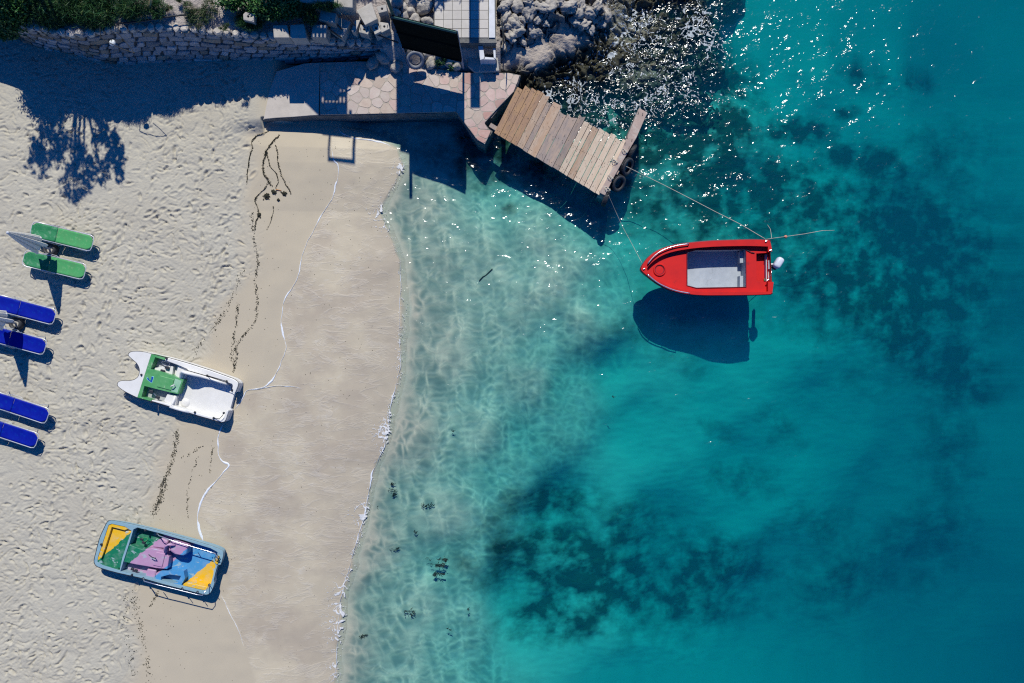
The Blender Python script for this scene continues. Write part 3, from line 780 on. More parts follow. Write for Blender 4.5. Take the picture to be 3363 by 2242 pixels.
# ------------------------------------------------------------------ stone retaining wall
wall = thing('retaining_wall', G(640, 200, 0), 'curved retaining wall of rough grey and tan stones between the terrace and the shaded sand', 'wall')
def wall_pt(x, t, out=0.0):
    b = np.array([(x-CX)/S, (CY-wy(x))/S, -0.25]); tp = np.array([(x-CX)/S, (CY-ty(x))/S, tz(x)])
    d = (wy(x+8)-wy(x-8))/16.0
    n = Vector((-d, -1.0, 0.15)).normalized()
    p = b + (tp-b)*t
    return Vector(p) + n*out
mb = MB()
cols = np.linspace(-250, 1268, 90)
for i in range(len(cols)-1):
    a, b = cols[i], cols[i+1]
    mb.add([wall_pt(a, -0.1), wall_pt(b, -0.1), wall_pt(b, 0.99), wall_pt(a, 0.99)], [(0, 1, 2, 3)])
mb.build('mortar_bed', M['mortar'], wall)
rows = [0.05, 0.18, 0.31, 0.44, 0.565, 0.69, 0.815, 0.935, 0.985]
r_ = random.Random(3)
ncol = 33
for ri in range(len(rows)-1):
    x = 118 - r_.uniform(0, 30)
    while x < 1250:
        w = r_.uniform(24, 50) if ri < 7 else r_.uniform(18, 30)
        if r_.random() < 0.12: w *= 1.4
        t0, t1 = rows[ri], rows[ri+1]
        if t1*(tz(x)+0.25) > 0.1:
            sl = r_.uniform(2, 9)
            j = lambda a: r_.uniform(-a, a)
            ring = [(x+2+j(2)-sl, t0+.006+j(.018)), (x+w*.5-sl+j(4), t0-.004+j(.018)), (x+w-3-sl+j(2), t0+.006+j(.018)), (x+w+j(3)-1, (t0+t1)/2+j(.02)),
                    (x+w-4+sl+j(2), t1-.008+j(.018)), (x+w*.5+sl+j(4), t1+j(.015)), (x+3+sl+j(2), t1-.008+j(.018)), (x+j(3)+1, (t0+t1)/2+j(.02))]
            cxm = sum(p[0] for p in ring)/8; ctm = sum(p[1] for p in ring)/8
            dp = r_.uniform(0.03, 0.085)
            v0 = [wall_pt(a, b, -0.02) for a, b in ring]
            v1 = [wall_pt(cxm+(a-cxm)*.93, ctm+(b-ctm)*.9, dp*.75) for a, b in ring]
            v2 = [wall_pt(cxm+(a-cxm)*.68+j(1.5), ctm+(b-ctm)*.62, dp+j(.012)) for a, b in ring]
            m = MB()
            fs = [(i, (i+1) % 8, 8+(i+1) % 8, 8+i) for i in range(8)] + [(8+i, 8+(i+1) % 8, 16+(i+1) % 8, 16+i) for i in range(8)] + [tuple(range(16, 24))]
            m.add(v0+v1+v2, fs)
            pick = r_.random()
            tan = 0.65 if x < 420 else 0.12
            m.build('stone', M['stone_b'] if pick < tan*0.6 else (M['stone_c'] if pick > 0.72 else M['stone_a']), wall)
        x += w*1.0
x = 150
while x < 1235:
    w = r_.uniform(18, 34)
    m = MB()
    c = G(x+w/2, ty(x+w/2)-3, tz(x+w/2)+0.0)
    ring = []
    for i in range(7):
        a = 2*math.pi*i/7 + r_.uniform(-.25, .25)
        ring.append((math.cos(a)*w/S*.52*r_.uniform(.8, 1.12), math.sin(a)*r_.uniform(.09, .15)))
    hh = r_.uniform(.03, .09)
    v0 = [c + Vector((a, b, -.08)) for a, b in ring]; v1 = [c + Vector((a*.95, b*.95, hh*.5)) for a, b in ring]; v2 = [c + Vector((a*.6, b*.6, hh)) for a, b in ring]
    m.add(v0+v1+v2, [(i, (i+1) % 7, 7+(i+1) % 7, 7+i) for i in range(7)] + [(7+i, 7+(i+1) % 7, 14+(i+1) % 7, 14+i) for i in range(7)] + [tuple(range(14, 21))])
    m.build('coping_stone', M['coping'], wall)
    x += w

# ------------------------------------------------------------------ paved quay
QZ = 0.22
quay = thing('quay', G(1300, 330, -0.4), 'low quay paved with pink and cream flagstones between the stone wall and the water', 'quay')
def unq(l, z): return [P(a, b, z) for a, b in l]
QOUT = [(862, 391), (905, 387), (960, 384), (1020, 379), (1100, 377), (1200, 375), (1300, 373), (1400, 371), (1500, 367), (1520, 392), (1540, 425), (1566, 462), (1592, 475), (1600, 458),
        (1612, 440), (1618, 428), (1604, 418), (1592, 404), (1602, 388), (1615, 385), (1640, 352), (1690, 300), (1702, 270), (1710, 244), (1670, 236), (1600, 236), (1530, 236), (1430, 222), (1320, 205), (1180, 198), (1000, 205), (905, 232), (880, 300)]
mb = MB()
mb.plate([(p.x, p.y) for p in unq(QOUT, QZ)], -1.6, QZ-0.065)
mb.build('quay_body', M['concrete_dark'], quay)
mb = MB()
mb.plate([(p.x, p.y) for p in unq([(866, 389.5), (905, 385.5), (960, 382.5), (1020, 377.5), (1046, 376.5), (1050, 205), (1000, 208), (908, 234), (884, 300)], QZ)], QZ-0.06, QZ-0.004)
mb.build('concrete_slab', M['slab'], quay)
mb = MB()
mb.plate([(p.x, p.y) for p in unq([(1051, 376), (1498, 366), (1542, 424), (1568, 459), (1592, 472), (1608, 440), (1590, 404), (1636, 352), (1687, 300), (1707, 246), (1530, 238), (1320, 208), (1180, 201), (1051, 205)], QZ)], QZ-0.06, QZ-0.007)
mb.build('mortar_joints', M['joint'], quay)
def clip(poly, nx_, ny_, d):
    out = []
    for i in range(len(poly)):
        a, b = poly[i], poly[(i+1) % len(poly)]
        da = a[0]*nx_+a[1]*ny_-d; db = b[0]*nx_+b[1]*ny_-d
        if da <= 0: out.append(a)
        if (da < 0 < db) or (db < 0 < da):
            t = da/(da-db); out.append((a[0]+(b[0]-a[0])*t, a[1]+(b[1]-a[1])*t))
    return out
def inside(p, poly):
    c = False
    for i in range(len(poly)):
        a, b = poly[i], poly[i-1]
        if (a[1] > p[1]) != (b[1] > p[1]) and p[0] < (b[0]-a[0])*(p[1]-a[1])/(b[1]-a[1])+a[0]: c = not c
    return c
r_ = random.Random(12)
PARTS_Q = [[(1051, 206), (1180, 202), (1320, 209), (1506, 238), (1497, 365), (1400, 369), (1300, 371), (1200, 373), (1051, 375.5)],
           [(1508, 238), (1600, 239), (1670, 239), (1706, 247), (1699, 270), (1687, 298), (1636, 350), (1590, 402), (1600, 420), (1612, 430), (1591, 471), (1569, 459), (1543, 423), (1499, 365)]]
for PQ in PARTS_Q:
    pts = []; tries = 0
    bx = (min(p[0] for p in PQ), max(p[0] for p in PQ)); by = (min(p[1] for p in PQ), max(p[1] for p in PQ))
    while tries < 2500:
        tries += 1
        c = (r_.uniform(*bx), r_.uniform(*by))
        dm = 27 if PQ is PARTS_Q[0] else 27
        if inside(c, PQ) and all((c[0]-a)**2+(c[1]-b)**2 > (dm*r_.uniform(.85, 1.25))**2 for a, b in pts): pts.append(c)
    for i, c in enumerate(pts):
        poly = list(PQ)
        for j, d in enumerate(pts):
            if i == j: continue
            nx_, ny_ = d[0]-c[0], d[1]-c[1]; L = math.hypot(nx_, ny_)
            if L > 160: continue
            nx_, ny_ = nx_/L, ny_/L
            poly = clip(poly, nx_, ny_, (c[0]+d[0])/2*nx_+(c[1]+d[1])/2*ny_ - 1.3)
            if len(poly) < 3: break
        if len(poly) < 3: continue
        # soften and roughen the outline
        out = []
        for k_ in range(len(poly)):
            a, b, d = poly[k_-1], poly[k_], poly[(k_+1) % len(poly)]
            la = math.hypot(a[0]-b[0], a[1]-b[1]); lb = math.hypot(d[0]-b[0], d[1]-b[1])
            if la < 1.5: continue
            fa, fb = min(.3, 5/max(la, .1)), min(.3, 5/max(lb, .1))
            out.append((b[0]+(a[0]-b[0])*fa, b[1]+(a[1]-b[1])*fa)); out.append((b[0]+(d[0]-b[0])*fb, b[1]+(d[1]-b[1])*fb))
        if len(out) < 3: continue
        zt_ = QZ + r_.uniform(-.004, .006)
        m = MB(); m.plate([(p.x, p.y) for p in unq(out, QZ)], QZ-.03, zt_)
        east = c[0] > 1490
        pk = r_.random()
        if east: mt = 'flag_red' if pk < .33 else ('flag_pink' if pk < .72 else 'flag_tan')
        else: mt = 'flag_beige' if pk < .55 else ('flag_tan' if pk < .8 else 'flag_pink')
        if 1320 < c[0] < 1490 and pk > .6: mt = 'flag_pink'
        m.build('flagstone', M[mt], quay)

# ------------------------------------------------------------------ rocky shore
RST = 0.026
rx = np.arange(-0.75, 8.0, RST); ry = np.arange(7.1, 13.0, RST)
RX, RY = np.meshgrid(rx, ry)
RPX = CX+RX*S; RPY = CY-RY*S
CTRL = [(1660, 30, .75, .55), (1750, 40, .85, .6), (1850, 60, .65, .55), (1950, 50, .45, .5), (1700, 120, .5, .5), (1690, 205, .30, .06), (1760, 190, .30, .06), (1860, 130, .32, .10), (1910, 105, .25, .2),
        (1720, 240, .05, .25), (1760, 270, -.35, .3), (1850, 235, -.35, .3), (1950, 190, -.42, .25), (2000, 40, .15, .12), (2050, 110, -.30, .14), (2010, 90, -.25, .15), (2100, 60, -.36, .25), (2110, 215, -.36, .16), (2140, 235, -.38, .12),
        (2180, 185, -.5, .4), (2250, 70, -.42, .35), (2310, 40, -.4, .35), (2350, 150, -.75, .4), (2400, 100, -1.2, .3), (2450, 160, -1.6, .2), (2430, 260, -1.4, .3), (2300, 290, -1.0, .3), (2180, 300, -.8, .25),
        (2000, 330, -1.1, .2), (1830, 330, -1.1, .2), (1740, 330, -.9, .3), (1700, 300, -.4, .3), (1640, 300, -.9, .1), (2250, 160, -.52, .3), (2400, -60, -1.0, .3), (2200, -60, -.2, .4), (1900, -80, .9, .5), (1640, -80, 1.0, .5), (1640, 150, .55, .3),
        (1700, 380, -1.4, .1), (2200, 400, -1.6, .15), (2500, 350, -2.2, .1), (1630, 215, .15, .1), (2480, 20, -2.0, .1), (2520, -100, -2.2, .1), (1640, 260, -.5, .2)]
NPX = RPX + 34*fbm(RX*1.1, RY*1.1, 71, 3); NPY = RPY + 26*fbm(RX*1.1, RY*1.1, 72, 3)
RZ = idw(NPX, NPY, [(a, b, c) for a, b, c, d in CTRL], 3.4, 34.0)
RZ -= 0.13*sstep(1960, 2020, NPX)*sstep(-60, 20, NPY)
pale = np.maximum(np.exp(-((NPX-2060)/85)**2-((NPY-65)/60)**2), .8*np.exp(-((NPX-2130)/80)**2-((NPY-225)/36)**2))
RZ -= 1.6*sstep(2380, 2520, NPX)*sstep(-100, 60, RPY)
RA = idw(RPX, RPY, [(a, b, d) for a, b, c, d in CTRL], 4.0, 22.0)
wxx = 0.25*fbm(RX*2, RY*2, 81, 2); wyy = 0.25*fbm(RX*2, RY*2, 82, 2)
rg = 1.0-2.2*np.abs(fbm((RX+wxx)*1.15, (RY+wyy)*1.3, 83, 5, .55))
rg2 = 1.0-2.4*np.abs(fbm((RX+wxx*.6)*2.9, (RY+wyy*.6)*3.1, 86, 4, .55))
jag = np.clip(rg*1.2, -1.5, .42)*0.55 + 0.24*np.clip(rg2, -1.3, .4) + 0.09*fbm(RX*7.5, RY*8, 84, 3)
ledge = sstep(0.30, 0.10, RA)*sstep(-.1, .15, RZ)
crv = np.maximum(sstep(.13, .0, np.abs(fbm((RX+wxx)*1.5+7, (RY+wyy)*1.7, 87, 2, .5))), .8*sstep(.12, .0, np.abs(fbm((RX+wxx)*3.3+3, (RY+wyy)*3.6, 88, 2, .5))))
RZf = RZ + RA*(jag - .75*crv)*(1-.75*ledge)
wet = sstep(0.12, -0.18, RZf)*(1-ledge*0.6)
co, q = grid_mesh(rx, ry, RZf)
vx = RPX[:-1, :-1]; vy_ = RPY[:-1, :-1]
keep = ((vx > 1706) | (vy_ < 234)) & (vx > 1632)
me, used = mesh_from('rocky_shore', co, q[keep.ravel()])
set_attr(me, 'pale', pale.ravel()[used]); set_attr(me, 'wet', wet.ravel()[used]); set_attr(me, 'ledge', ledge.ravel()[used])
props(link_mesh('rocky_shore', me, M['rock']), kind='structure')

def rock_z(px, py):
    ix = int(np.clip(((px-CX)/S-rx[0])/RST, 0, len(rx)-1)); iy = int(np.clip(((CY-py)/S-ry[0])/RST, 0, len(ry)-1)); return float(RZ[iy, ix]+.1)
def rock(name, c, size, seed, mat, label, group=None, cat='boulder', sub=3, amp=.22):
    bm = bmesh.new(); bmesh.ops.create_icosphere(bm, subdivisions=sub, radius=1.0)
    ns = np.array([v.co[:] for v in bm.verts])
    d = 1 + amp*fbm(ns[:, 0]*1.3+seed*3.1+ns[:, 2]*.7, ns[:, 1]*1.3-ns[:, 2]*.9+seed, seed, 4) - 0.10*np.abs(perlin(ns[:, 0]*3+ns[:, 2], ns[:, 1]*3+seed, seed+5))
    for v, k in zip(bm.verts, d):
        v.co = Vector((v.co.x*size[0]*k, v.co.y*size[1]*k, max(v.co.z, -.6)*size[2]*k))
    me = bpy.data.meshes.new(name); bm.to_mesh(me); bm.free()
    o = link_mesh(name, me, mat, None, c, True)
    o.rotation_euler = (0, 0, seed*1.3)
    return props(o, label, cat, group)

LR = [(1662, 52, .22), (1690, 72, .26), (1702, 98, .24), (1676, 118, .2), (1722, 58, .2), (1738, 40, .24), (1700, 18, .28), (1768, 62, .17), (1792, 74, .16), (1868, 22, .25), (1898, 36, .26), (1932, 42, .22), (1952, 62, .2),
      (1886, 68, .18), (1918, 80, .2), (1976, 74, .2), (1756, 104, .18), (1806, 14, .24), (1840, 8, .2), (1660, 150, .15), (1716, 134, .16), (1668, 85, .18), (1745, 82, .15), (1775, 20, .22), (1962, 22, .22), (1990, 48, .17), (1660, 18, .22), (1940, 96, .15), (1735, 8, .2), (1905, 8, .22)]
r_ = random.Random(77)
for i, (x, y, a) in enumerate(LR):
    z_ = rock_z(CX+(x-CX)*.97, CY-(CY-y)*.97)
    rock('shore_rock', P(x, y, z_+.04), (a*r_.uniform(.8, 1.3), a*r_.uniform(.6, .9), a*r_.uniform(.5, .8)), 100+i, M['boulder'], 'jagged pale limestone rock on the rough shore between platform and sea', 'jagged limestone rocks on the shore', 'rock', 4, .38)

# ------------------------------------------------------------------ jetty
Z3 = lambda a, b: (1580 + a*.2934, 240 + b*.2934)
JZ = 0.26
jet = thing('jetty', P(1790, 500, -0.45), 'wooden plank jetty with a jagged edge reaching from the quay into the green water', 'jetty')
dirv = Vector((257, -505)).normalized()
low = [145, 205, 272, 332, 396, 466, 516, 611, 692, 799, 866, 924, 965, 1032, 1096, 1150, 1211, 1277, 1322]
tops = [(430, 172), (515, 150), (584, 165), (642, 200), (712, 232), (752, 325), (845, 338), (908, 440), (975, 458), (1060, 436), (1110, 515), (1172, 552), (1216, 578), (1275, 590), (1330, 625), (1400, 650), (1460, 700), (1535, 702)]
kinds = ['wood_brown', 'wood_brown', 'wood_brown', 'wood_brown', 'wood_mid', 'wood_grey', 'wood_mid', 'wood_grey', 'wood_grey', 'wood_grey', 'wood_pale', 'wood_pale', 'wood_mid', 'wood_pale', 'wood_pale', 'wood_pale', 'wood_pale', 'wood_pale']
mid_split = {6: 'wood_grey'}
r_ = random.Random(5)
for i in range(18):
    g = 2.2 if i < 9 else 3.2
    a = Vector((low[i]+g, 665+(low[i]-145)*.594)); b = Vector((low[i+1]-g, 665+(low[i+1]-145)*.594))
    L = (Vector(tops[i])-(a+b)/2).dot(dirv)
    ja, jb, jc = r_.uniform(-4, 4), r_.uniform(-6, 6), r_.uniform(-6, 6)
    e = [a-dirv*ja, b-dirv*(ja+r_.uniform(-2, 2)), b+dirv*(L+jb+r_.uniform(-8, 8))]
    if i in (4, 7, 8, 9): e.append((a+b)/2+dirv*(L+jc-14))
    e.append(a+dirv*(L+jc))
    z = JZ + r_.uniform(-.008, .008)
    m = MB(); m.plate([(p.x, p.y) for p in [P(*Z3(v.x, v.y), z) for v in e]], z-.045, z)
    pk = m.build('plank', M[kinds[i]], jet, bevel=.004)
    nm = MB()
    for sh in (46, L*.52, L-40):
        for fr in (.28, .72):
            pt = a.lerp(b, fr) + dirv*(sh + r_.uniform(-6, 6)); q3 = P(*Z3(pt.x, pt.y), z+.001)
            nm.lathe([(.011, 0), (.010, .003), (.001, .004)], 6, Matrix.Translation(q3))
    props(nm.build('nail_heads', M['dark_metal'], pk), kind='stuff')
for sh, lo, hi in ((40, 60, 1290), (330, 120, 1390)):
    a = Vector((145+lo-60, 665+(lo-60)*.594)) + dirv*sh; b = Vector((145+hi-145, 665+(hi-145)*.594)) + dirv*(sh-12)
    if sh == 40: a = Vector((95, 590)); b = Vector((1385, 1365)); a = a + dirv*10; b = b - dirv*2
    p0, p1 = P(*Z3(a.x, a.y), JZ-.1), P(*Z3(b.x, b.y), JZ-.1)
    m = MB(); d = p1-p0
    m.box((p0+p1)/2, (d.length, .13, .12), math.atan2(d.y, d.x)); m.build('stringer', M['wood_grey'], jet)
for (a, b) in ((250, 700), (620, 900), (1000, 1130), (560, 420), (980, 700)):
    p = P(*Z3(a, b), -.5); m = MB(); m.tube([(p.x, p.y, -2.2), (p.x, p.y, JZ-.165)], .07, 8); m.build('pile', M['wood_grey'], jet)

pier = thing('concrete_pier', P(1960, 560, -0.45), 'narrow mottled concrete pier closing the far end of the plank jetty', 'pier')
PO = [(1768, 388), (1862, 438), (1740, 720), (1600, 960), (1470, 1195), (1388, 1368), (1322, 1335), (1402, 1190), (1590, 820), (1640, 700)]
m = MB(); m.plate([(p.x, p.y) for p in [P(*Z3(a, b), JZ+.02) for a, b in PO]], -2.4, JZ+.02)
M['pier'] = pm('mottled_pier_concrete', (0.44, 0.33, 0.27), (0.34, 0.27, 0.23), 4, .85, .5, 20, .015, stains=((0.46, .40, .34), 3, .52))
m.build('pier_body', M['pier'], pier, bevel=.012)
for (a, b) in ((1700, 545), (1765, 460), (1812, 478), (1640, 740), (1690, 760), (1610, 800), (1655, 850)):
    p = P(*Z3(a, b), JZ+.05); m = MB(); q2 = p + Vector((r_.uniform(-.03, .03), r_.uniform(.05, .12), .04))
    m.tube([p - Vector((0, 0, .05)), q2], .009, 5); m.build('iron_bolt', M['dark_metal'], pier)

def tyre_proto():
    t = thing('tyre', (0, 0, 0), 'x', 'tyre')
    prof = [(.17, -.055), (.20, -.085), (.255, -.09), (.285, -.07), (.295, -.03), (.295, .03), (.285, .07), (.255, .09), (.20, .085), (.17, .055), (.185, .03), (.255, .02), (.262, 0), (.255, -.02), (.185, -.03)]
    m = MB(); m.lathe(prof, 28, None, True); m.build('carcass', M['tyre'], t, smooth=True)
    m = MB()
    for i in range(36):
        a = 2*math.pi*i/36
        m.box((math.cos(a)*.296, math.sin(a)*.296, .0), (.012, .034, .12), a, (0.35, 0, 0))
    o = m.build('tread', M['rubber'], t); return t
T0 = tyre_proto()
def place_tyre(src, px, py, z, rot, sc, label, first=False, mat=None):
    t = src if first else copy_tree(src)
    t.location = P(px, py, z); t.rotation_euler = rot; t.scale = (sc, sc, sc)
    t['label'] = label; t['group'] = 'old tyres hung as fenders and lying by the board'
    if mat:
        for ch in [o for o in bpy.data.objects if o.parent == t]:
            if ch.name.startswith('carcass'):
                ch.data = ch.data.copy(); ch.data.materials.clear(); ch.data.materials.append(mat)
    return t
place_tyre(T0, *Z3(1628, 1045), -.02, (math.radians(58), 0, math.radians(62)), 1.0, 'black tyre fender hanging where the long mooring rope leaves the concrete pier', True)
place_tyre(T0, *Z3(1532, 1232), -.02, (math.radians(48), 0, math.radians(50)), .92, 'black tyre fender showing green water through its hole beside the pier')
place_tyre(T0, *Z3(1394, 1402), -.0, (math.radians(88), 0, math.radians(70)), .85, 'tyre fender hanging edge on at the outermost corner of the jetty')
place_tyre(T0, *Z3(1682, 885), -.06, (math.radians(86), 0, math.radians(62)), .9, 'tyre fender half hidden against the pier nearest its bare concrete end')
place_tyre(T0, 1364, 195, .62, (math.radians(40), math.radians(8), 0), .97, 'grey dusty tyre leaning on the rubble under the dark board', mat=M['tyre_grey'])

# ------------------------------------------------------------------ ropes
def rope(name, pts, r, label, parent=None):
    pts = [Vector(p) for p in pts]
    out = []
    for i in range(len(pts)-1):
        for j in range(8):
            t = j/8; p = pts[i].lerp(pts[i+1], t); p.z -= 0.0
            out.append(p)
    out.append(pts[-1])
    m = MB(); m.tube(out, r, 6)
    if parent is not None: return m.build(name, M['rope'], parent, smooth=True)
    o = m.build(name, M['rope'], None, out[0], True)
    return props(o, label, 'rope', 'mooring ropes of the red boat')
rope('mooring_rope', [P(2004, 520, .33), P(2035, 535, .27), P(2090, 563, -.02), P(2180, 607, -.12), P(2260, 648, -.1), P(2350, 695, -.05), P(2430, 735, .05), P(2513, 784, .24)], .010, 'long pale rope running from the jetty tyres to the stern of the red boat')
rope('mooring_rope', [P(1998, 640, .28), P(2020, 690, -.1), P(2045, 745, -.3), P(2075, 800, -.25), P(2108, 862, .2)], .006, 'thin rope from the jetty corner down to the bow of the red boat')
rope('mooring_rope', [P(2513, 786, .26), P(2538, 782, .0), P(2582, 776, -.38), P(2640, 768, -.42), P(2700, 757, -.43), P(2740, 756, -.6)], .008, 'rope trailing from the boat stern past the small orange float into open water')
rope('mooring_rope', [P(2521, 738, -.41), P(2530, 752, -.4), P(2533, 770, -.36), P(2534, 782, -.2)], .008, 'short loose rope end curling on the water above the boat stern')
m = MB(); p = P(2580, 777, -.40); m.lathe([(0.001, -.05), (.03, -.045), (.05, -.02), (.055, 0), (.05, .02), (.03, .045), (.001, .05)], 12, Matrix.Translation(p) @ Matrix.Rotation(1.57, 4, 'Y'))
props(m.build('float', M['float_orange'], None, p, True), 'small faded orange float threaded on the rope beside the boat stern', 'float')
for (a, b, l) in ((1500, 985, 'knotted rope tied round the end plank next to the upper tyre'), (1450, 1165, 'frayed rope lashing on the jetty end between the two round tyres'), (1420, 1295, 'coiled rope knot on the outer corner of the jetty'), (1610, 870, 'rope loop lying across the pier above the half hidden tyre')):
    pts = []
    for i in range(26):
        t = i/25; an = t*9
        pts.append(P(*Z3(a + 34*math.cos(an)*(1-.4*t)+20*(t-.5), b + 26*math.sin(an*1.2)*(1-.4*t)), JZ+.045+.02*math.sin(an)))
    m = MB(); m.tube(pts, .011, 5)
    props(m.build('rope_knot', M['rope'], None, P(*Z3(a, b), JZ), True), l, 'rope', 'rope lashings on the jetty end')

# ------------------------------------------------------------------ red boat
Z6 = lambda a, b: (2060 + a*.2551, 740 + b*.2551)
def smooth_loop(pts, n=3, closed=True):
    """Catmull-Rom through the points"""
    out = []; m = len(pts)
    for i in range(m if closed else m-1):
        p0, p1, p2, p3 = (pts[(i-1) % m] if (closed or i > 0) else pts[i]), pts[i], pts[(i+1) % m], (pts[(i+2) % m] if (closed or i < m-2) else pts[(i+1) % m])
        for k in range(n):
            t = k/n
            out.append(tuple(.5*(2*p1[d]+(p2[d]-p0[d])*t+(2*p0[d]-5*p1[d]+4*p2[d]-p3[d])*t*t+(3*p1[d]-p0[d]-3*p2[d]+p3[d])*t**3) for d in (0, 1)))
    if not closed: out.append(tuple(pts[-1]))
    return out
BC = P(*Z6(1000, 550), WZ)
boat = thing('motorboat', BC, 'red open motorboat with a blue grey floor and silver outboard moored on the turquoise water', 'boat')
bl = [(1825, 190), (1600, 184), (1400, 189), (1100, 200), (800, 225), (560, 265), (400, 322), (290, 395), (215, 480), (180, 555), (205, 600), (280, 662), (420, 762), (600, 842), (800, 882), (1000, 897), (1400, 896), (1640, 892), (1845, 884)]
bow = smooth_loop(bl, 4, False)
stern = [(1868, 865), (1884, 728), (1800, 720), (1800, 345), (1866, 332), (1850, 240), (1838, 200)]
GZ = 0.25
OUT = bow + stern
def b2(l, z): return [(p.x, p.y) for p in [P(*Z6(a, b), z) for a, b in l]]
# hull shell: loft gunwale -> waterline -> keel
full = bow + [(1868, 865), (1838, 200)]
top = [P(*Z6(a, b), GZ-.005) for a, b in full]
cen = P(*Z6(1080, 548), 0)
def ringz(f, z, rocker=0.0):
    r = []
    for v in top:
        x = cen.x + (v.x-cen.x)*(f if v.x < cen.x else min(1.0, f+.08)); y = cen.y + (v.y-cen.y)*f
        r.append(Vector((x, y, z)))
    return r
mb = MB()
rings = [top, ringz(.985, GZ-.10), ringz(.93, -.05), ringz(.86, WZ-.03), ringz(.62, -.68), ringz(.2, -.80)]
n = len(top)
for r in rings: pass
vs_ = [v for r in rings for v in r]
fs = []
for i in range(len(rings)-1):
    for j in range(n):
        fs.append((i*n+j, i*n+(j+1) % n, (i+1)*n+(j+1) % n, (i+1)*n+j))
fs.append(tuple((len(rings)-1)*n+j for j in range(n)))
mb.add(vs_, fs); mb.build('hull', M['red'], boat, smooth=True)
inn = [(1800, 268), (1500, 262), (1100, 272), (820, 296), (620, 330), (515, 360), (430, 398), (350, 450), (285, 510), (255, 556), (280, 610), (340, 665), (460, 745), (620, 806), (810, 842), (1010, 856), (1400, 856), (1800, 852)]
mb = MB(); mb.plate(b2(OUT, GZ), GZ-.04, GZ, [b2([(1798, 268)] + smooth_loop(inn[1:-1], 2, False) + [(1798, 852), (1798, 722), (1800.5, 721.0), (1800.5, 344), (1798, 343)], GZ)]) if False else None
gun = bow + [(1868, 865), (1884, 728), (1812, 722), (1812, 850)] + list(reversed(smooth_loop(inn, 2, False)))[1:-1] + [(1812, 270), (1812, 343), (1866, 332), (1850, 240), (1838, 200)]
mb = MB(); mb.plate(b2(gun, GZ), GZ-.30, GZ); mb.build('gunwale', M['red'], boat, bevel=.008)
deck_out = smooth_loop(inn, 2, False)
cock = [(768, 350), (880, 316), (1200, 312), (1528, 308), (1530, 792), (1200, 800), (890, 806), (770, 772)]
well = [(1662, 360), (1806, 352), (1806, 724), (1666, 724)]
DZ = .10
full_deck = deck_out + [(1812, 850), (1812, 270)]
mb = MB(); mb.plate(b2(full_deck, DZ), DZ-.05, DZ, [b2(cock, DZ), b2(well, DZ)]); mb.build('deck', M['red'], boat, bevel=.006)
mb = MB(); pts = b2(cock, DZ); FZ = -.385
mb.plate(b2([(a-30 if a < 1000 else a+20, b-20 if b < 500 else b+20) for a, b in cock], DZ), FZ-.02, FZ); mb.build('cockpit_floor', M['boat_floor'], boat)
mb = MB(); out_ = [((a-6 if a < 1000 else a+6), (b-6 if b < 500 else b+6)) for a, b in cock]
mb.plate(b2(out_, DZ), FZ-.01, DZ-.052, [b2(cock, DZ)]); mb.build('cockpit_lining', M['boat_floor'], boat)
mb = MB()
for (a0, b0, a1, b1) in ((1478, 320, 1526, 470), (1478, 640, 1526, 786)):
    mb.plate(b2([(a0, b0), (a1, b0), (a1, b1), (a0, b1)], DZ), FZ, -.12)
mb.build('locker', M['boat_floor'], boat)
mb = MB(); mb.plate(b2([(1650, 350), (1812, 345), (1812, 730), (1655, 730)], DZ), -.17, -.14); mb.build('splash_well', M['red'], boat)
mb = MB(); mb.plate(b2([(1796, 362), (1832, 372), (1834, 712), (1798, 718)], DZ), -.3, .02); mb.build('transom_board', M['white_paint'], boat, bevel=.006)
mb = MB(); mb.plate(b2([(520, 352), (760, 330), (766, 345), (752, 352), (745, 345), (524, 410)], DZ), DZ, DZ+.012); mb.build('deck_trim', M['red_edge'], boat)
# coaming round the cockpit, hatch, strake
mb = MB(); cl = [P(*Z6(a, b), DZ+.008) for a, b in cock]; mb.tube(cl, .016, 6, True); mb.build('coaming', M['red_edge'], boat)
hp = P(*Z6(415, 572), DZ)
mb = MB(); mb.lathe([(.195, 0), (.195, .03), (.18, .042), (.16, .042), (.15, .025), (.15, .005), (.001, .008)], 32, Matrix.Translation(hp)); ho = mb.build('hatch', M['red'], boat, smooth=False)
mb = MB(); mb.lathe([(.150, .008), (.150, .016), (.128, .016), (.128, .008)], 32, Matrix.Translation(hp)); mb.build('hatch_seal', M['red_edge'], ho)
mb = MB(); mb.tube([P(*Z6(a, b), GZ-.05) for a, b in [(1845, 200)] + bow + [(1868, 868)]], .024, 6); mb.build('rubbing_strake', M['red_edge'], boat, smooth=True)
for seg in ([(790, 236), (680, 250), (585, 272), (500, 300), (410, 345), (330, 410), (265, 490)], [(262, 628), (330, 690), (415, 750), (520, 800), (605, 832), (700, 854), (806, 872)]):
    sg = smooth_loop(seg, 3, False)
    mb = MB(); mb.tube([P(a_, b_, GZ+.075) for a_, b_ in [Z6(*s2) for s2 in sg]], .017, 8); rl = mb.build('bow_rail', M['steel'], boat, smooth=True)
    for s2 in (seg[0], seg[2], seg[4], seg[-1]):
        mb = MB(); mb.tube([P(*Z6(*s2), GZ-.01), P(*Z6(*s2), GZ+.075)], .014, 6); mb.build('rail_post', M['dark_metal'], rl)
for (a, b) in ((215, 560), (1785, 205), (1840, 320), (1812, 700)):
    mb = MB(); p = P(*Z6(a, b), GZ); mb.box(p + Vector((0, 0, .02)), (.07, .03, .04), .5); mb.build('cleat', M['steel'], boat, bevel=.006)
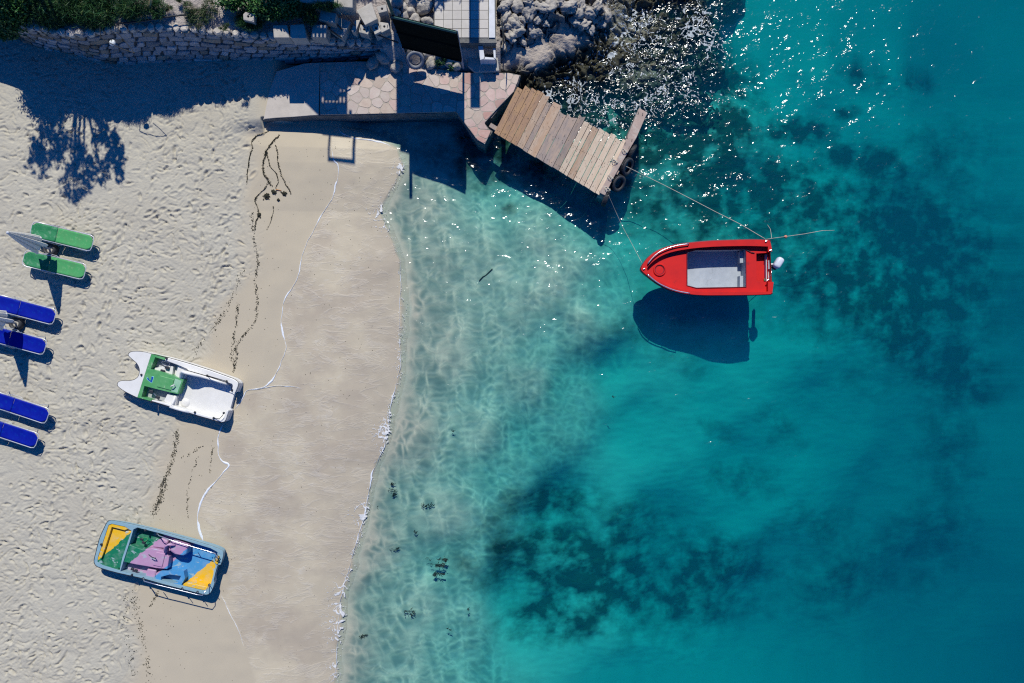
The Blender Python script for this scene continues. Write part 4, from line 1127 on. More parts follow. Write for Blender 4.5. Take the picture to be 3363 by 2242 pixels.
# outboard engine
ep = P(*Z6(1945, 482), .28)
def rbox(c, size, rot, name, mat, parent, bev):
    m_ = MB(); m_.box(c, size, rot); o_ = m_.build(name, mat, parent, smooth=False, bevel=bev); o_.modifiers[0].segments = 4; return o_
eng = rbox(ep, (.36, .225, .26), math.radians(58), 'outboard_cowl', M['engine'], boat, .085)
for pl in eng.data.polygons: pl.use_smooth = True
mb = MB(); mb.box(ep + Vector((-.045, -.06, -.16)), (.26, .18, .10), math.radians(58)); mb.build('cowl_base', M['dark_plastic'], eng, bevel=.03)
mb = MB(); mb.box(ep + Vector((-.02, -.03, -.5)), (.12, .09, .6), math.radians(58)); mb.build('outboard_leg', M['dark_plastic'], boat, bevel=.02)
mb = MB(); a = P(*Z6(1835, 500), .12); mb.tube([a, P(*Z6(1880, 500), .13), P(*Z6(1905, 500), .16)], .03, 8); mb.tube([P(*Z6(1825, 450), .08), P(*Z6(1825, 560), .08)], .025, 8); mb.build('outboard_bracket', M['engine'], boat)
mb = MB(); mb.tube([P(*Z6(1870, 560), .15), P(*Z6(1845, 640), .14), P(*Z6(1815, 690), .12)], .016, 8); mb.build('tiller', M['steel'], boat, smooth=True)
mb = MB(); mb.tube([P(*Z6(1530, 312), DZ+.02), P(*Z6(1600, 345), DZ+.03), P(*Z6(1640, 356), DZ+.02)], .012, 6); mb.build('grab_line', M['dark_plastic'], boat)
mb = MB(); mb.box(P(*Z6(1772, 700), -.10), (.05, .07, .06)); mb.build('drain_plug', M['green_gel'], boat, bevel=.01)

# ------------------------------------------------------------------ white and green pedal boat
Z4 = lambda a, b: (350 + a*.2126, 1120 + b*.2126)
pz0 = hsand(560, 1290) + .01
wp = thing('pedal_boat', P(*Z4(1080, 690), pz0), 'white pedal boat with two pointed bows and a green console drawn up on the sand', 'pedal boat', 'pedal boats on the beach')
DK = .43; FL = .16
def w2(l, z): return [(p.x, p.y) for p in [P(*Z4(a, b), z) for a, b in l]]
prong = smooth_loop([(690, 198), (560, 166), (420, 160), (362, 176), (340, 216), (390, 270), (460, 330), (503, 400), (512, 470), (490, 545), (430, 595), (350, 612), (230, 615), (178, 640), (176, 690), (240, 745), (330, 798), (475, 868)], 3, False)
outer = prong + [(690, 925), (900, 990), (1150, 1070), (1400, 1150), (1600, 1205), (1770, 1255), (1815, 1248), (1840, 1215), (1885, 1078), (1862, 1045), (1925, 815), (1950, 800), (1990, 792), (2030, 690), (2036, 650), (2015, 620), (1960, 582), (1600, 452), (1280, 350), (960, 258)]
def inset_y(l, z): return w2(l, z)
mb = MB(); mb.plate(w2(outer, DK), pz0+.02, FL); mb.build('hull', M['white_gel'], wp)
bd = prong + [(690, 205)]
mb = MB(); mb.plate(w2(prong, DK), FL-.001, DK); mb.build('bow_deck', M['white_gel'], wp, bevel=.02)
dash = [(693, 200), (905, 258), (895, 292), (752, 246), (682, 432), (860, 476), (1060, 545), (1190, 600), (1105, 818), (965, 786), (770, 738), (585, 690), (540, 858), (690, 905), (688, 925), (477, 868)]
mb = MB(); mb.plate(w2(dash, DK), FL-.001, DK+.004); mb.build('console', M['green_gel'], wp, bevel=.012)
mb = MB(); mb.plate(w2([(825, 530), (1045, 590), (1000, 760), (770, 700)], DK+.02), DK, DK+.03); ct = mb.build('console_cover', M['green_gel'], wp, bevel=.012)
mb = MB(); mb.plate(w2([(1062, 578), (1165, 612), (1095, 800), (1000, 775)], DK), DK+.005, DK+.012); mb.build('console_tray', pm('pale_green_tray', (.30, .52, .36), (.22, .44, .28), 6, .5), wp)
gt = [(907, 258), (960, 260), (1280, 352), (1600, 454), (1960, 584), (2015, 622), (2034, 652), (2028, 690), (1988, 790), (1948, 798), (1930, 790), (1948, 690), (1938, 662), (1560, 536), (1250, 448), (1245, 430), (1110, 372), (897, 294)]
mb = MB(); mb.plate(w2(gt, DK), FL-.001, DK); mb.build('gunwale', M['white_gel'], wp, bevel=.015)
gb = [(692, 924), (900, 988), (1150, 1068), (1400, 1148), (1600, 1203), (1770, 1253), (1815, 1246), (1838, 1213), (1882, 1080), (1866, 1062), (1845, 1082), (1806, 1180), (1770, 1208), (1600, 1165), (1400, 1108), (1150, 1032), (900, 955), (692, 906)]
mb = MB(); mb.plate(w2(gb, DK), FL-.001, DK-.01); mb.build('gunwale', M['white_gel'], wp, bevel=.015)
SZ = .33
for nm, seat in (('seat', [(1062, 545), (1110, 376), (1243, 432), (1230, 470), (1188, 596), (1066, 548)]), ('seat', [(940, 808), (1090, 845), (1060, 1000), (905, 950), (880, 925)])):
    mb = MB(); mb.plate(w2(seat, SZ), FL-.001, SZ); mb.build(nm, M['white_gel'], wp, bevel=.03)
# backrests: low curved walls with a raised hump
def hump_wall(line, heights, th, base, name, mat, parent, zf):
    pts = [zf(a, b) for a, b in line]
    m_ = MB(); vs2 = []; n_ = len(pts)
    for i, (a, b) in enumerate(pts):
        q0 = P(a, b, base)
        pa, pb = pts[max(0, i-1)], pts[min(n_-1, i+1)]
        d = Vector((pb[0]-pa[0], -(pb[1]-pa[1]))).normalized(); nr = Vector((-d.y, d.x))*th/2
        for (s_, z_) in ((1, base), (1, heights[i]-.02), (.5, heights[i]), (-.5, heights[i]), (-1, heights[i]-.02), (-1, base)):
            vs2.append(Vector((q0.x+nr.x*s_, q0.y+nr.y*s_, z_)))
    fs2 = []
    for i in range(n_-1):
        for j in range(6):
            fs2.append((i*6+j, i*6+(j+1) % 6, (i+1)*6+(j+1) % 6, (i+1)*6+j))
    fs2.append(tuple(range(6))[::-1]); fs2.append(tuple((n_-1)*6+j for j in range(6)))
    m_.add(vs2, fs2); return m_.build(name, mat, parent, smooth=True)
ln = [(1190, 595), (1205, 540), (1225, 490), (1262, 462), (1330, 478), (1420, 505), (1520, 535), (1620, 566), (1740, 606), (1900, 655)]
hump_wall(ln, [.40, .47, .55, .64, .72, .66, .52, .46, .44, .43], .075, FL, 'backrest', M['white_gel'], wp, Z4)
ln = [(1100, 830), (1085, 900), (1068, 965), (1040, 1000), (1130, 1030), (1230, 1058), (1330, 1085)]
hump_wall(ln, [.34, .38, .42, .44, .45, .44, .42], .08, FL, 'backrest', M['white_gel'], wp, Z4)
mb = MB(); mb.lathe([(.001, .05), (.07, .045), (.13, .02), (.15, 0)], 16, Matrix.Translation(P(*Z4(1215, 950), FL))); mb.build('floor_boss', M['white_gel'], wp, smooth=True)
for wl in ([(755, 250), (1100, 355), (1040, 535), (690, 434)], [(588, 694), (962, 786), (900, 940), (545, 862)]):
    mb = MB(); mb.plate(w2(wl, FL), FL, FL+.004); mb.build('footwell', M['grey_floor'], wp)
mb = MB(); mb.plate(w2([(750, 440), (760, 412), (870, 396), (925, 372), (1060, 388), (1040, 530), (900, 490)], FL), FL+.004, FL+.12); mb.build('wheel_arch', M['white_gel'], wp, bevel=.04)
mb = MB(); mb.tube([P(*Z4(a, b), FL+.2) for a, b in ((850, 330), (870, 300), (985, 330), (955, 385), (860, 350))], .012, 6); mb.build('pedal_crank', M['steel'], wp)
for (a, b) in ((690, 778), (790, 868), (935, 410), (865, 462)):
    mb = MB(); mb.box(P(*Z4(a, b), FL+.17), (.13, .09, .05), -.3); mb.build('pedal', M['dark_plastic'], wp, bevel=.012)
mb = MB(); mb.tube([P(*Z4(690, 778), FL+.15), P(*Z4(740, 815), FL+.12), P(*Z4(790, 868), FL+.15)], .014, 6); mb.build('pedal_crank', M['steel'], wp)
mb = MB(); mb.tube([P(*Z4(1045, 672), DK+.01), P(*Z4(1045, 672), DK+.10), P(*Z4(1010, 690), DK+.13), P(*Z4(990, 700), DK+.12)], .018, 8); mb.build('steering_lever', M['white_gel'], wp, smooth=True)
ol = prong + [(690, 925), (900, 990), (1150, 1070), (1400, 1150), (1600, 1205), (1770, 1255), (1815, 1248), (1840, 1215), (1885, 1078)]
mb = MB(); mb.tube([P(*Z4(a, b), DK-.05) for a, b in ol], .016, 6); mb.build('rubber_strip', M['rubber'], wp)
mb = MB(); mb.tube([P(*Z4(a, b), DK-.05) for a, b in [(690, 198), (960, 257), (1280, 348), (1600, 450), (1960, 580), (2017, 618), (2040, 650), (2032, 690), (1990, 794)]], .016, 6); mb.build('rubber_strip', M['rubber'], wp)
for (a, b) in ((930, 268), (540, 518), (1556, 530), (1856, 618), (1937, 762), (695, 938), (1365, 1098), (1812, 1108), (1655, 1186)):
    mb = MB(); p = P(*Z4(a, b), DK); mb.lathe([(.034, -.01), (.034, .02), (.022, .035), (.022, .05), (.001, .052)], 10, Matrix.Translation(p)); mb.build('cleat', M['dark_plastic'], wp)
mb = MB(); mb.tube([P(*Z4(a, b), z) for a, b, z in ((1556, 530, DK), (1580, 538, DK+.16), (1860, 620, DK+.16), (1925, 690, DK+.15), (1937, 762, DK))], .011, 6); mb.build('hand_rail', M['dark_metal'], wp, smooth=True)
mb = MB(); mb.tube([P(*Z4(a, b), z) for a, b, z in ((1812, 1108, DK), (1790, 1150, DK+.10), (1740, 1200, DK+.10), (1655, 1186, DK))], .010, 6); mb.build('hand_rail', M['dark_metal'], wp, smooth=True)
Zm = lambda a, b: (440 + a*.08504, 1200 + b*.08504)
mk = [(540, 455), (566, 500), (590, 545), (625, 575), (655, 560), (668, 520), (668, 450), (690, 425), (735, 432), (755, 455), (742, 505), (722, 555), (702, 610), (690, 660), (655, 645), (590, 600), (530, 550), (505, 510), (512, 470)]
cxm, cym = 630, 540
mb = MB(); mb.plate([(p.x, p.y) for p in [P(*Zm(cxm+(a-cxm)*1.16, cym+(b-cym)*1.16), DK+.006) for a, b in mk]], DK+.004, DK+.006); dc = mb.build('decal', M['mark_cyan'], wp)
mb = MB(); mb.plate([(p.x, p.y) for p in [P(*Zm(a, b), DK+.009) for a, b in mk]], DK+.006, DK+.009); mb.build('decal_centre', M['mark_blue'], dc)

# ------------------------------------------------------------------ many-coloured pedal boat
Z5 = lambda a, b: (280 + a*_sc, 1680 + b*_sc)
cz0 = hsand(520, 1830) + .02
cp = thing('pedal_boat', P(*Z5(1100, 700), cz0), 'pedal boat painted in yellow, green, pink and blue bands resting on the sand', 'pedal boat', 'pedal boats on the beach')
DK = .44; FL = .15
def c2(l, z): return [(p.x, p.y) for p in [P(*Z5(a, b), z) for a, b in l]]
co_ = smooth_loop([(390, 135), (560, 163), (830, 222), (1100, 290), (1500, 400), (1900, 518), (2050, 580), (2090, 630), (2075, 720), (2045, 805), (2000, 820), (1945, 1035), (1955, 1078), (1930, 1160), (1890, 1232), (1840, 1255), (1770, 1245), (1450, 1165), (1160, 1090), (880, 1010), (500, 925), (240, 852), (155, 805), (137, 735), (160, 640), (215, 420), (270, 290), (320, 185), (350, 148)], 2)
hc = (sum(a for a, b in co_)/len(co_), sum(b for a, b in co_)/len(co_))
hin = [(hc[0]+(a-hc[0])*.955, hc[1]+(b-hc[1])*.90) for a, b in co_]
mb = MB(); mb.plate(c2(hin, DK), cz0+.02, FL); mb.build('hull', M['rim_blue'], cp)
pit = [(730, 266), (790, 240), (1112, 322), (1500, 434), (1895, 552), (2005, 612), (1985, 690), (1925, 720), (1975, 815), (1915, 1050), (1905, 1085), (1845, 1185), (1770, 1195), (1450, 1120), (1160, 1048), (890, 985), (530, 905), (575, 760), (660, 500)]
tray = [(352, 200), (400, 182), (600, 225), (700, 290), (560, 700), (520, 890), (260, 810), (185, 760), (190, 690)]
mb = MB(); mb.plate(c2([(hc[0]+(a-hc[0])*.99, hc[1]+(b-hc[1])*.985) for a, b in co_], DK), DK-.16, DK-.05, [c2(pit, DK), c2(tray, DK)]); mb.build('hull_side', M['rim_blue'], cp)
mb = MB(); mb.plate(c2([(hc[0]+(a-hc[0])*.975, hc[1]+(b-hc[1])*.95) for a, b in co_], DK), FL-.002, DK-.159, [c2(pit, DK), c2(tray, DK)]); mb.build('hull_side', M['rim_blue'], cp)
mb = MB(); mb.plate(c2(co_, DK), DK-.051, DK, [c2(pit, DK), c2(tray, DK)]); mb.build('rim', M['rim_blue'], cp, bevel=.02)
mb = MB(); mb.plate(c2(pit, DK), FL, FL+.006); mb.build('cockpit_floor', M['paint'], cp)
mb = MB(); rc = [(395, 232), (590, 282), (640, 262), (690, 292), (552, 700), (515, 885), (265, 800), (232, 725), (290, 560)]
mb.plate(c2(tray, DK), FL, DK-.02, [c2(rc, DK)]); mb.build('bow_tray', M['paint'], cp)
mb = MB(); mb.plate(c2([(395, 228), (700, 270), (560, 700), (515, 890), (225, 800), (232, 720), (285, 560)], DK), FL, DK-.11); mb.build('tray_floor', M['paint'], cp)
mb = MB(); mb.plate(c2([(600, 300), (690, 300), (545, 720), (530, 870), (470, 850), (500, 640)], DK), FL, DK-.03); mb.build('tray_rib', M['paint'], cp, bevel=.02)
# wall between bow and footwells, centre console
mb = MB(); mb.plate(c2([(655, 500), (740, 535), (860, 575), (1010, 560), (1190, 600), (1265, 690), (1235, 875), (1060, 860), (940, 835), (760, 805), (575, 765), (600, 640)], DK), FL, DK-.03); mb.build('console', M['paint'], cp, bevel=.03)
mb = MB(); mb.plate(c2([(1075, 610), (1210, 640), (1190, 720), (1160, 840), (1020, 810), (1040, 700)], DK), DK-.03, DK); mb.build('console_top', M['paint'], cp, bevel=.02)
mb = MB(); mb.plate(c2([(1040, 420), (1180, 400), (1260, 450), (1210, 560), (1010, 540)], .3), FL, .30); mb.build('seat', M['paint'], cp, bevel=.05)
mb = MB(); mb.plate(c2([(1290, 440), (1420, 470), (1555, 520), (1535, 640), (1490, 668), (1350, 640), (1275, 590)], .52), FL, .54); mb.build('seat', M['paint'], cp, bevel=.05)
hump_wall([(1250, 600), (1262, 540), (1290, 480), (1340, 450), (1420, 470)], [.5, .6, .68, .7, .6], .06, .3, 'backrest', M['paint'], cp, Z5)
mb = MB(); mb.plate(c2([(940, 860), (1080, 880), (1060, 1000), (960, 1010), (905, 985)], .3), FL, .31); mb.build('seat', M['paint'], cp, bevel=.05)
mb = MB(); mb.plate(c2([(1070, 930), (1150, 900), (1490, 900), (1510, 1010), (1450, 1118), (1060, 1040)], .4), FL, .40, [c2([(1150, 985), (1280, 950), (1450, 972), (1395, 1090), (1140, 1060)], .4)]); mb.build('seat', M['paint'], cp, bevel=.025)
mb = MB(); mb.plate(c2([(1480, 1095), (1540, 1080), (1870, 1150), (1838, 1190), (1770, 1190), (1470, 1122)], DK), FL, DK-.03); mb.build('stern_box', M['paint'], cp, bevel=.02)
mb = MB(); mb.plate(c2([(2005, 660), (2040, 668), (2010, 800), (1968, 770)], DK), FL, DK+.05); mb.build('stern_block', M['paint'], cp, bevel=.02)
for (a, b) in ((855, 418), (882, 466), (715, 870), (770, 890)):
    mb = MB(); mb.box(P(*Z5(a, b), FL+.16), (.10, .075, .05), -.3); mb.build('pedal', M['dark_plastic'], cp, bevel=.012)
mb = MB(); mb.tube([P(*Z5(a, b), FL+.17) for a, b in ((855, 418), (900, 385), (950, 400), (940, 430), (882, 466))], .010, 6); mb.build('pedal_crank', M['green_gel'], cp)
mb = MB(); mb.tube([P(*Z5(1060, 700), DK), P(*Z5(1058, 705), DK+.14), P(*Z5(1010, 690), DK+.17), P(*Z5(960, 648), DK+.18)], .014, 6); mb.build('steering_lever', M['dark_metal'], cp)
cl = co_
mb = MB(); mb.tube([P(*Z5(a, b), DK-.04) for a, b in co_], .02, 6, True); mb.build('rubber_strip', M['rubber'], cp)
RZ_ = DK+.30
for top_, posts in (([(1100, 335), (1112, 362), (1300, 432), (1640, 535), (1880, 605), (1965, 632), (2000, 700), (1985, 770)], [(1092, 335), (1300, 442), (1655, 538), (1870, 608)]),
                    ([(880, 1010), (892, 1052), (1090, 1108), (1440, 1192), (1690, 1255), (1772, 1268), (1815, 1210), (1880, 1105)], [(880, 1010), (1090, 1104), (1470, 1165), (1702, 1215), (1880, 1105)])):
    zs = [DK] + [RZ_]*(len(top_)-2) + [DK]
    if top_[0][0] == 1100: zs = [DK, DK+.22] + [DK+.22]*(len(top_)-3) + [DK]
    mb = MB(); mb.tube([P(*Z5(a, b), z) for (a, b), z in zip(top_, zs)], .014, 8); hr = mb.build('hand_rail', M['steel'], cp, smooth=True)
    for (a, b) in posts:
        h = RZ_ if top_[0][0] != 1100 else DK+.22
        mb = MB(); mb.tube([P(*Z5(a, b), DK-.03), P(*Z5(a, b+6), h)], .011, 6); mb.build('rail_post', M['steel'], hr)
for (a, b) in ((1095, 335), (1300, 440), (880, 1008), (1470, 1160), (1702, 1212), (1880, 1104), (245, 492), (915, 280), (710, 955)):
    mb = MB(); p = P(*Z5(a, b), DK); mb.lathe([(.034, -.01), (.034, .02), (.022, .04), (.022, .055), (.001, .056)], 10, Matrix.Translation(p)); mb.build('cleat', M['dark_plastic'], cp)
mb = MB(); mb.tube([P(*Z5(a, b), z) for a, b, z in ((1985, 780, DK), (1960, 700, DK+.1), (1990, 640, DK+.12), (2030, 690, DK+.1), (1990, 780, DK))], .012, 6); mb.build('rope_loop', M['dark_metal'], cp)

# ------------------------------------------------------------------ sun loungers
def make_lounger(name, slA, slB, label):
    t = thing(name, (0, 0, 0), label, 'sun lounger', 'sun loungers on the sand')
    L, W, z, bz = .95, .245, .33, .40
    fold = -.18
    def zz(x): return z if x > fold else z + (bz-z)*(fold-x)/(L+fold)
    # frame: side rails and rounded ends
    c = .12
    for nm, ptsx in (('foot_frame', [(fold, -W), (L-c, -W), (L-.03, -W+.03), (L, -W+c), (L, W-c), (L-.03, W-.03), (L-c, W), (fold, W)]),
                     ('head_frame', [(fold, -W), (-L+c, -W), (-L+.03, -W+.03), (-L, -W+c), (-L, W-c), (-L+.03, W-.03), (-L+c, W), (fold, W)])):
        m_ = MB(); m_.tube([(x, y, zz(x)) for x, y in ptsx], .0135, 8); m_.build(nm, M['alu'], t, smooth=True)
    def sling(x0, x1, sgn, nm, mt):
        e = x1 if sgn > 0 else x0
        o = x0 if sgn > 0 else x1
        k_ = .125
        pts = [(o, -W+.006), (e-sgn*k_, -W+.006)]
        for i in range(1, 5):
            an = i/5*math.pi/2
            pts.append((e - sgn*k_*math.cos(an), -W+.006 + k_*(math.sin(an)) if False else -W+.006+k_-k_*math.cos(an)) if False else (e-sgn*k_*(1-i/5), -W+.006+k_*(i/5)))
        pts += [(e-sgn*.004, -W+k_+.006), (e-sgn*.004, W-k_-.006)]
        for i in range(1, 5): pts.append((e-sgn*k_*(i/5), W-.006-k_*(1-i/5)))
        pts += [(e-sgn*k_, W-.006), (o, W-.006)]
        if sgn < 0: pts = pts[::-1]
        # sheet that sags a little between the rails
        nxs, nys = 14, 9
        vs2 = []; fs2 = []
        xa, xb = (x0, x1)
        for i in range(nxs+1):
            x = xa+(xb-xa)*i/nxs
            d_ = max(0.0, k_-abs((e-x)))
            w_ = W-.020-d_
            for j in range(nys+1):
                y = -w_+2*w_*j/nys
                s_ = -.022*(1-(y/W)**2)*(1-((x-(xa+xb)/2)/((xb-xa)/2))**2)
                vs2.append((x, y, zz(x)+.012+s_))
        for i in range(nxs):
            for j in range(nys):
                a = i*(nys+1)+j; fs2.append((a, a+nys+1, a+nys+2, a+1))
        m_ = MB(); m_.add(vs2, fs2); o_ = m_.build(nm, mt, t, smooth=True)
        so = o_.modifiers.new('thickness', 'SOLIDIFY'); so.thickness = .008
        return o_
    sling(fold+.004, L, 1, 'seat_sling', slA)
    sling(-L, fold-.004, -1, 'back_sling', slB)
    for x, dx in ((.55, .12), (-.50, -.12)):
        m_ = MB(); m_.tube([(x, -W-.015, z-.01), (x+dx, -W-.03, .06), (x+dx, -W-.03, .0), (x+dx, W+.03, .0), (x+dx, W+.03, .06), (x, W+.015, z-.01)], .011, 6); m_.build('leg', M['alu'], t)
    m_ = MB(); m_.tube([(fold-.25, -W-.02, zz(fold)-.015), (fold-.15, -W-.045, z-.07), (fold+.1, -W-.045, z-.07), (fold+.22, -W-.02, z-.01)], .009, 6)
    m_.build('hinge_bar', M['alu'], t)
    m_ = MB(); m_.tube([(fold-.25, W+.02, zz(fold)-.015), (fold-.15, W+.045, z-.07), (fold+.1, W+.045, z-.07), (fold+.22, W+.02, z-.01)], .009, 6)
    m_.build('hinge_bar', M['alu'], t)
    return t
lg = make_lounger('sun_lounger', M['sling_green'], M['sling_green_shade'], 'x')
lb = make_lounger('sun_lounger', M['sling_blue'], M['sling_blue'], 'x')
def put_lounger(src, foot, rot, label, first=False):
    t = src if first else copy_tree(src)
    a = math.radians(rot)
    f = P(foot[0], foot[1], .33)
    c = Vector((f.x - .95*math.cos(a), f.y - .95*math.sin(a)))
    pz = hsand(CX+c.x*S, CY-c.y*S)
    t.location = (c.x, c.y, min(.03, pz)); t.rotation_euler = (0, 0, a); t['label'] = label
    return t
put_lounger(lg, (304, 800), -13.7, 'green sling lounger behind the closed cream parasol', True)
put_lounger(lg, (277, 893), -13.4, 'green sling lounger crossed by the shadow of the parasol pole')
put_lounger(lb, (180, 1042), -14.8, 'blue lounger above the second parasol base, touched by a parasol shadow tip', True)
put_lounger(lb, (149, 1141), -15.2, 'blue lounger below the second parasol base with a dark shadow across it')
put_lounger(lb, (157, 1368), -18.6, 'upper blue lounger of the pair standing without a parasol')
put_lounger(lb, (121, 1449), -18.4, 'lowest blue lounger on the beach, next to no parasol')

# ------------------------------------------------------------------ closed parasols
def parasol(base_px, tip, zt, label, rad=.34, seed=0):
    bz = 0.0
    b = P(*base_px, .02); t3 = P(*tip, zt)
    t = thing('parasol', (b.x, b.y, 0), label, 'parasol', 'closed beach parasols')
    ax = (t3 - b); axn = ax.normalized()
    m_ = MB(); m_.tube([b, b + ax*.97], .02, 8); m_.build('pole', M['pole'], t, smooth=True)
    X = axn.cross(Vector((0, 1, 0))).normalized(); Y = axn.cross(X).normalized()
    rr = random.Random(seed); lv = [0.0, .04, .12, .25, .4, .55, .62]
    vs2 = []; nn = 48
    ph = [rr.uniform(.75, 1.2) for _ in range(9)]
    for li, l in enumerate(lv):
        r0 = .03 + (rad-.03)*(l/.62)**.8
        for j in range(nn):
            an = 2*math.pi*j/nn
            fold_ = .50 + .50*abs(math.cos(an*4+.4))*ph[(j*8//nn) % 8]
            ln_ = l*(1 + (.10*math.cos(an*4+.4) if li == len(lv)-1 else 0))
            p = t3 - axn*(ln_*ax.length) + (X*math.cos(an)+Y*math.sin(an))*r0*fold_
            vs2.append(p)
    fs2 = []
    for i in range(len(lv)-1):
        for j in range(nn): fs2.append((i*nn+j, i*nn+(j+1) % nn, (i+1)*nn+(j+1) % nn, (i+1)*nn+j))
    fs2.append(tuple(range(nn)))
    m_ = MB(); m_.add(vs2, fs2); cn = m_.build('canopy', M['canvas'], t)
    m_ = MB(); m_.lathe([(.001, .06), (.03, .05), (.045, .02), (.04, -.02), (.02, -.04)], 12, Matrix.Translation(t3)); m_.build('finial', M['white_paint'], t, smooth=True)
    m_ = MB(); m_.lathe([(.10, 0), (.10, .16), (.13, .20), (.18, .20), (.21, .15), (.215, .05), (.20, 0)], 24, Matrix.Translation((b.x, b.y, 0))); m_.build('tyre_base', M['tyre'], t, smooth=True)
    m_ = MB(); m_.lathe([(.001, .13), (.06, .14), (.11, .12)], 16, Matrix.Translation((b.x, b.y, 0))); m_.build('base_filling', M['concrete'], t, smooth=True)
    m_ = MB(); m_.tube([b + Vector((0, 0, .1)), b + ax*.2], .03, 8); m_.build('pole_sleeve', M['pole'], t)
    return t
parasol((171, 820), (27, 764), 2.3, 'closed cream parasol leaning between the two green loungers', .28, 1)
parasol((60, 1062), (-95, 1028), 2.3, 'closed parasol in a dark tyre base between the two upper blue loungers', .29, 2)

# ------------------------------------------------------------------ board on posts
bo = thing('signboard', G(1440, 212, .2), 'large dark board on two posts seen from behind between the wall and the tiled platform', 'signboard')
LB = G(1340, 194, 0); RB = G(1522, 238, 0)
n2 = Vector(((RB-LB).y, -(RB-LB).x, 0)).normalized()
def bp(u, z, o=0.0): 
    p = LB.lerp(RB, u); return Vector((p.x, p.y, z)) + n2*o
m = MB(); fr_ = [bp(-.01, 1.05, -.03), bp(1.01, 1.05, -.03), bp(1.01, 3.05, -.03), bp(-.01, 3.05, -.03)]
bk = [bp(-.01, 1.05, .03), bp(1.01, 1.05, .03), bp(1.01, 3.05, .03), bp(-.01, 3.05, .03)]
m.add(fr_+bk, [(3, 2, 1, 0), (4, 5, 6, 7), (0, 1, 5, 4), (1, 2, 6, 5), (2, 3, 7, 6), (3, 0, 4, 7)]); m.build('panel', M['board'], bo)
for a, b in (((0, 3.07), (1, 3.07)), ((0, 1.04), (1, 1.04)), ((0, 2.1), (1, 2.1))):
    m = MB(); m.tube([bp(a[0]-.012, a[1], .036), bp(b[0]+.012, b[1], .036)], .033, 4); m.build('rail', M['board_edge'] if a[1] > 3 else M['board'], bo)
for u, zt in ((0.0, 4.06), (1.0, 3.0)):
    m = MB(); m.tube([bp(u, .1, -.06), bp(u, zt, -.06)], .033 if u > .5 else .05, 8); m.build('post', M['pole'] if u > .5 else M['board_edge'], bo)
m = MB(); m.tube([bp(0, .15, .02), bp(-.02, 1.06, .02)], .025, 8); m.build('strut', M['pole'], bo)
m = MB(); m.tube([bp(-.13, 1.5, -.7), bp(-.02, .9, -.05)], .03, 6); m.build('brace', M['board_edge'], bo)

# ------------------------------------------------------------------ tiled platform, bench box, boulders
pf = thing('tiled_platform', P(1525, 60, .5), 'raised tiled platform with a pale top and dark front edge beside the rocks', 'platform')
PZ = .92
m = MB(); m.plate([(p.x, p.y) for p in unq([(1424, -160), (1628, -160), (1628, 141), (1424, 141)], PZ)], .3, PZ-.03); m.build('platform_body', M['concrete_dark'], pf)
m = MB(); m.plate([(p.x, p.y) for p in unq([(1424, 125), (1630, 125), (1631, 140), (1424, 140)], PZ)], PZ-.12, PZ-.008); m.build('front_edge', M['concrete_dark'], pf)
m = MB(); m.plate([(p.x, p.y) for p in unq([(1606, -160), (1622, -160), (1626, 124), (1606, 124)], PZ)], PZ-.03, PZ+.03); m.build('side_kerb', M['white_paint'], pf)
for i in range(6):
    for j in range(9):
        x0, y0 = 1427+i*29.5, 123-(j+1)*30
        m = MB(); m.plate([(p.x, p.y) for p in unq([(x0+.7, y0+.7), (x0+28.8, y0+.7), (x0+28.8, y0+29.3), (x0+.7, y0+29.3)], PZ)], PZ-.03, PZ+random.Random(i*9+j).uniform(-.003, .003))
        m.build('tile', M['tile'], pf)
bb = thing('open_box', P(1602, 180, .3), 'open pale box with a dark inside below the tiled platform', 'box')
zb = .75
for nm, l in (('side', [(1570, 150), (1586, 150), (1592, 192), (1577, 196)]), ('side', [(1620, 158), (1627, 158), (1628, 192), (1622, 193)]), ('rim', [(1590, 186), (1624, 189), (1625, 195), (1588, 194)])):
    m = MB(); m.plate([(p.x, p.y) for p in unq(l, zb)], .25, zb); m.build(nm, M['white_paint'], bb)
m = MB(); m.plate([(p.x, p.y) for p in unq([(1588, 152), (1619, 152), (1620, 188), (1592, 188)], zb)], .24, .4); m.build('bottom', M['dark_metal'], bb)
m = MB(); m.plate([(p.x, p.y) for p in unq([(1535, 190), (1635, 188), (1640, 232), (1560, 236), (1535, 215)], .35)], .1, .34); 
props(m.build('concrete_step', M['concrete'], None, P(1590, 212, .2), bevel=.03), 'shaded concrete step between the tiled platform and the flagstones', 'step')
BL = [(1415, 205, .22, .17, .16, 'mortar'), (1445, 190, .26, .2, .2, 'boulder'), (1480, 200, .2, .22, .2, 'boulder'), (1500, 215, .16, .18, .18, 'boulder'), (1395, 178, .2, .2, .3, 'boulder'), (1300, 215, .25, .2, .18, 'boulder'), (1262, 190, .3, .2, .25, 'boulder'), (1225, 205, .24, .17, .16, 'boulder')]
LBL = ['dark low boulder beside the grey tyre under the board', 'pale topped boulder in the shade right of the grey tyre', 'rough boulder under the middle of the dark board', 'boulder beside the foot of the right board post', 'boulder behind the grey tyre', 'shaded boulder on the quay left of the grey tyre', 'shaded boulder at the end of the stone wall', 'low shaded boulder at the foot of the wall end']
for i, (x, y, a, b, c, mt) in enumerate(BL):
    rock('boulder', P(x, y, .3), (a, b, c), 30+i, M['boulder'], LBL[i], 'boulders by the board')
UB = [(1328, 30, .20, .18), (1350, 42, .16, .16), (1362, 68, .24, .18), (1405, 74, .20, .17), (1330, 58, .17, .15), (1300, 45, .18, .16), (1390, 25, .3, .22), (1350, 8, .28, .2), (1300, 12, .25, .2)]
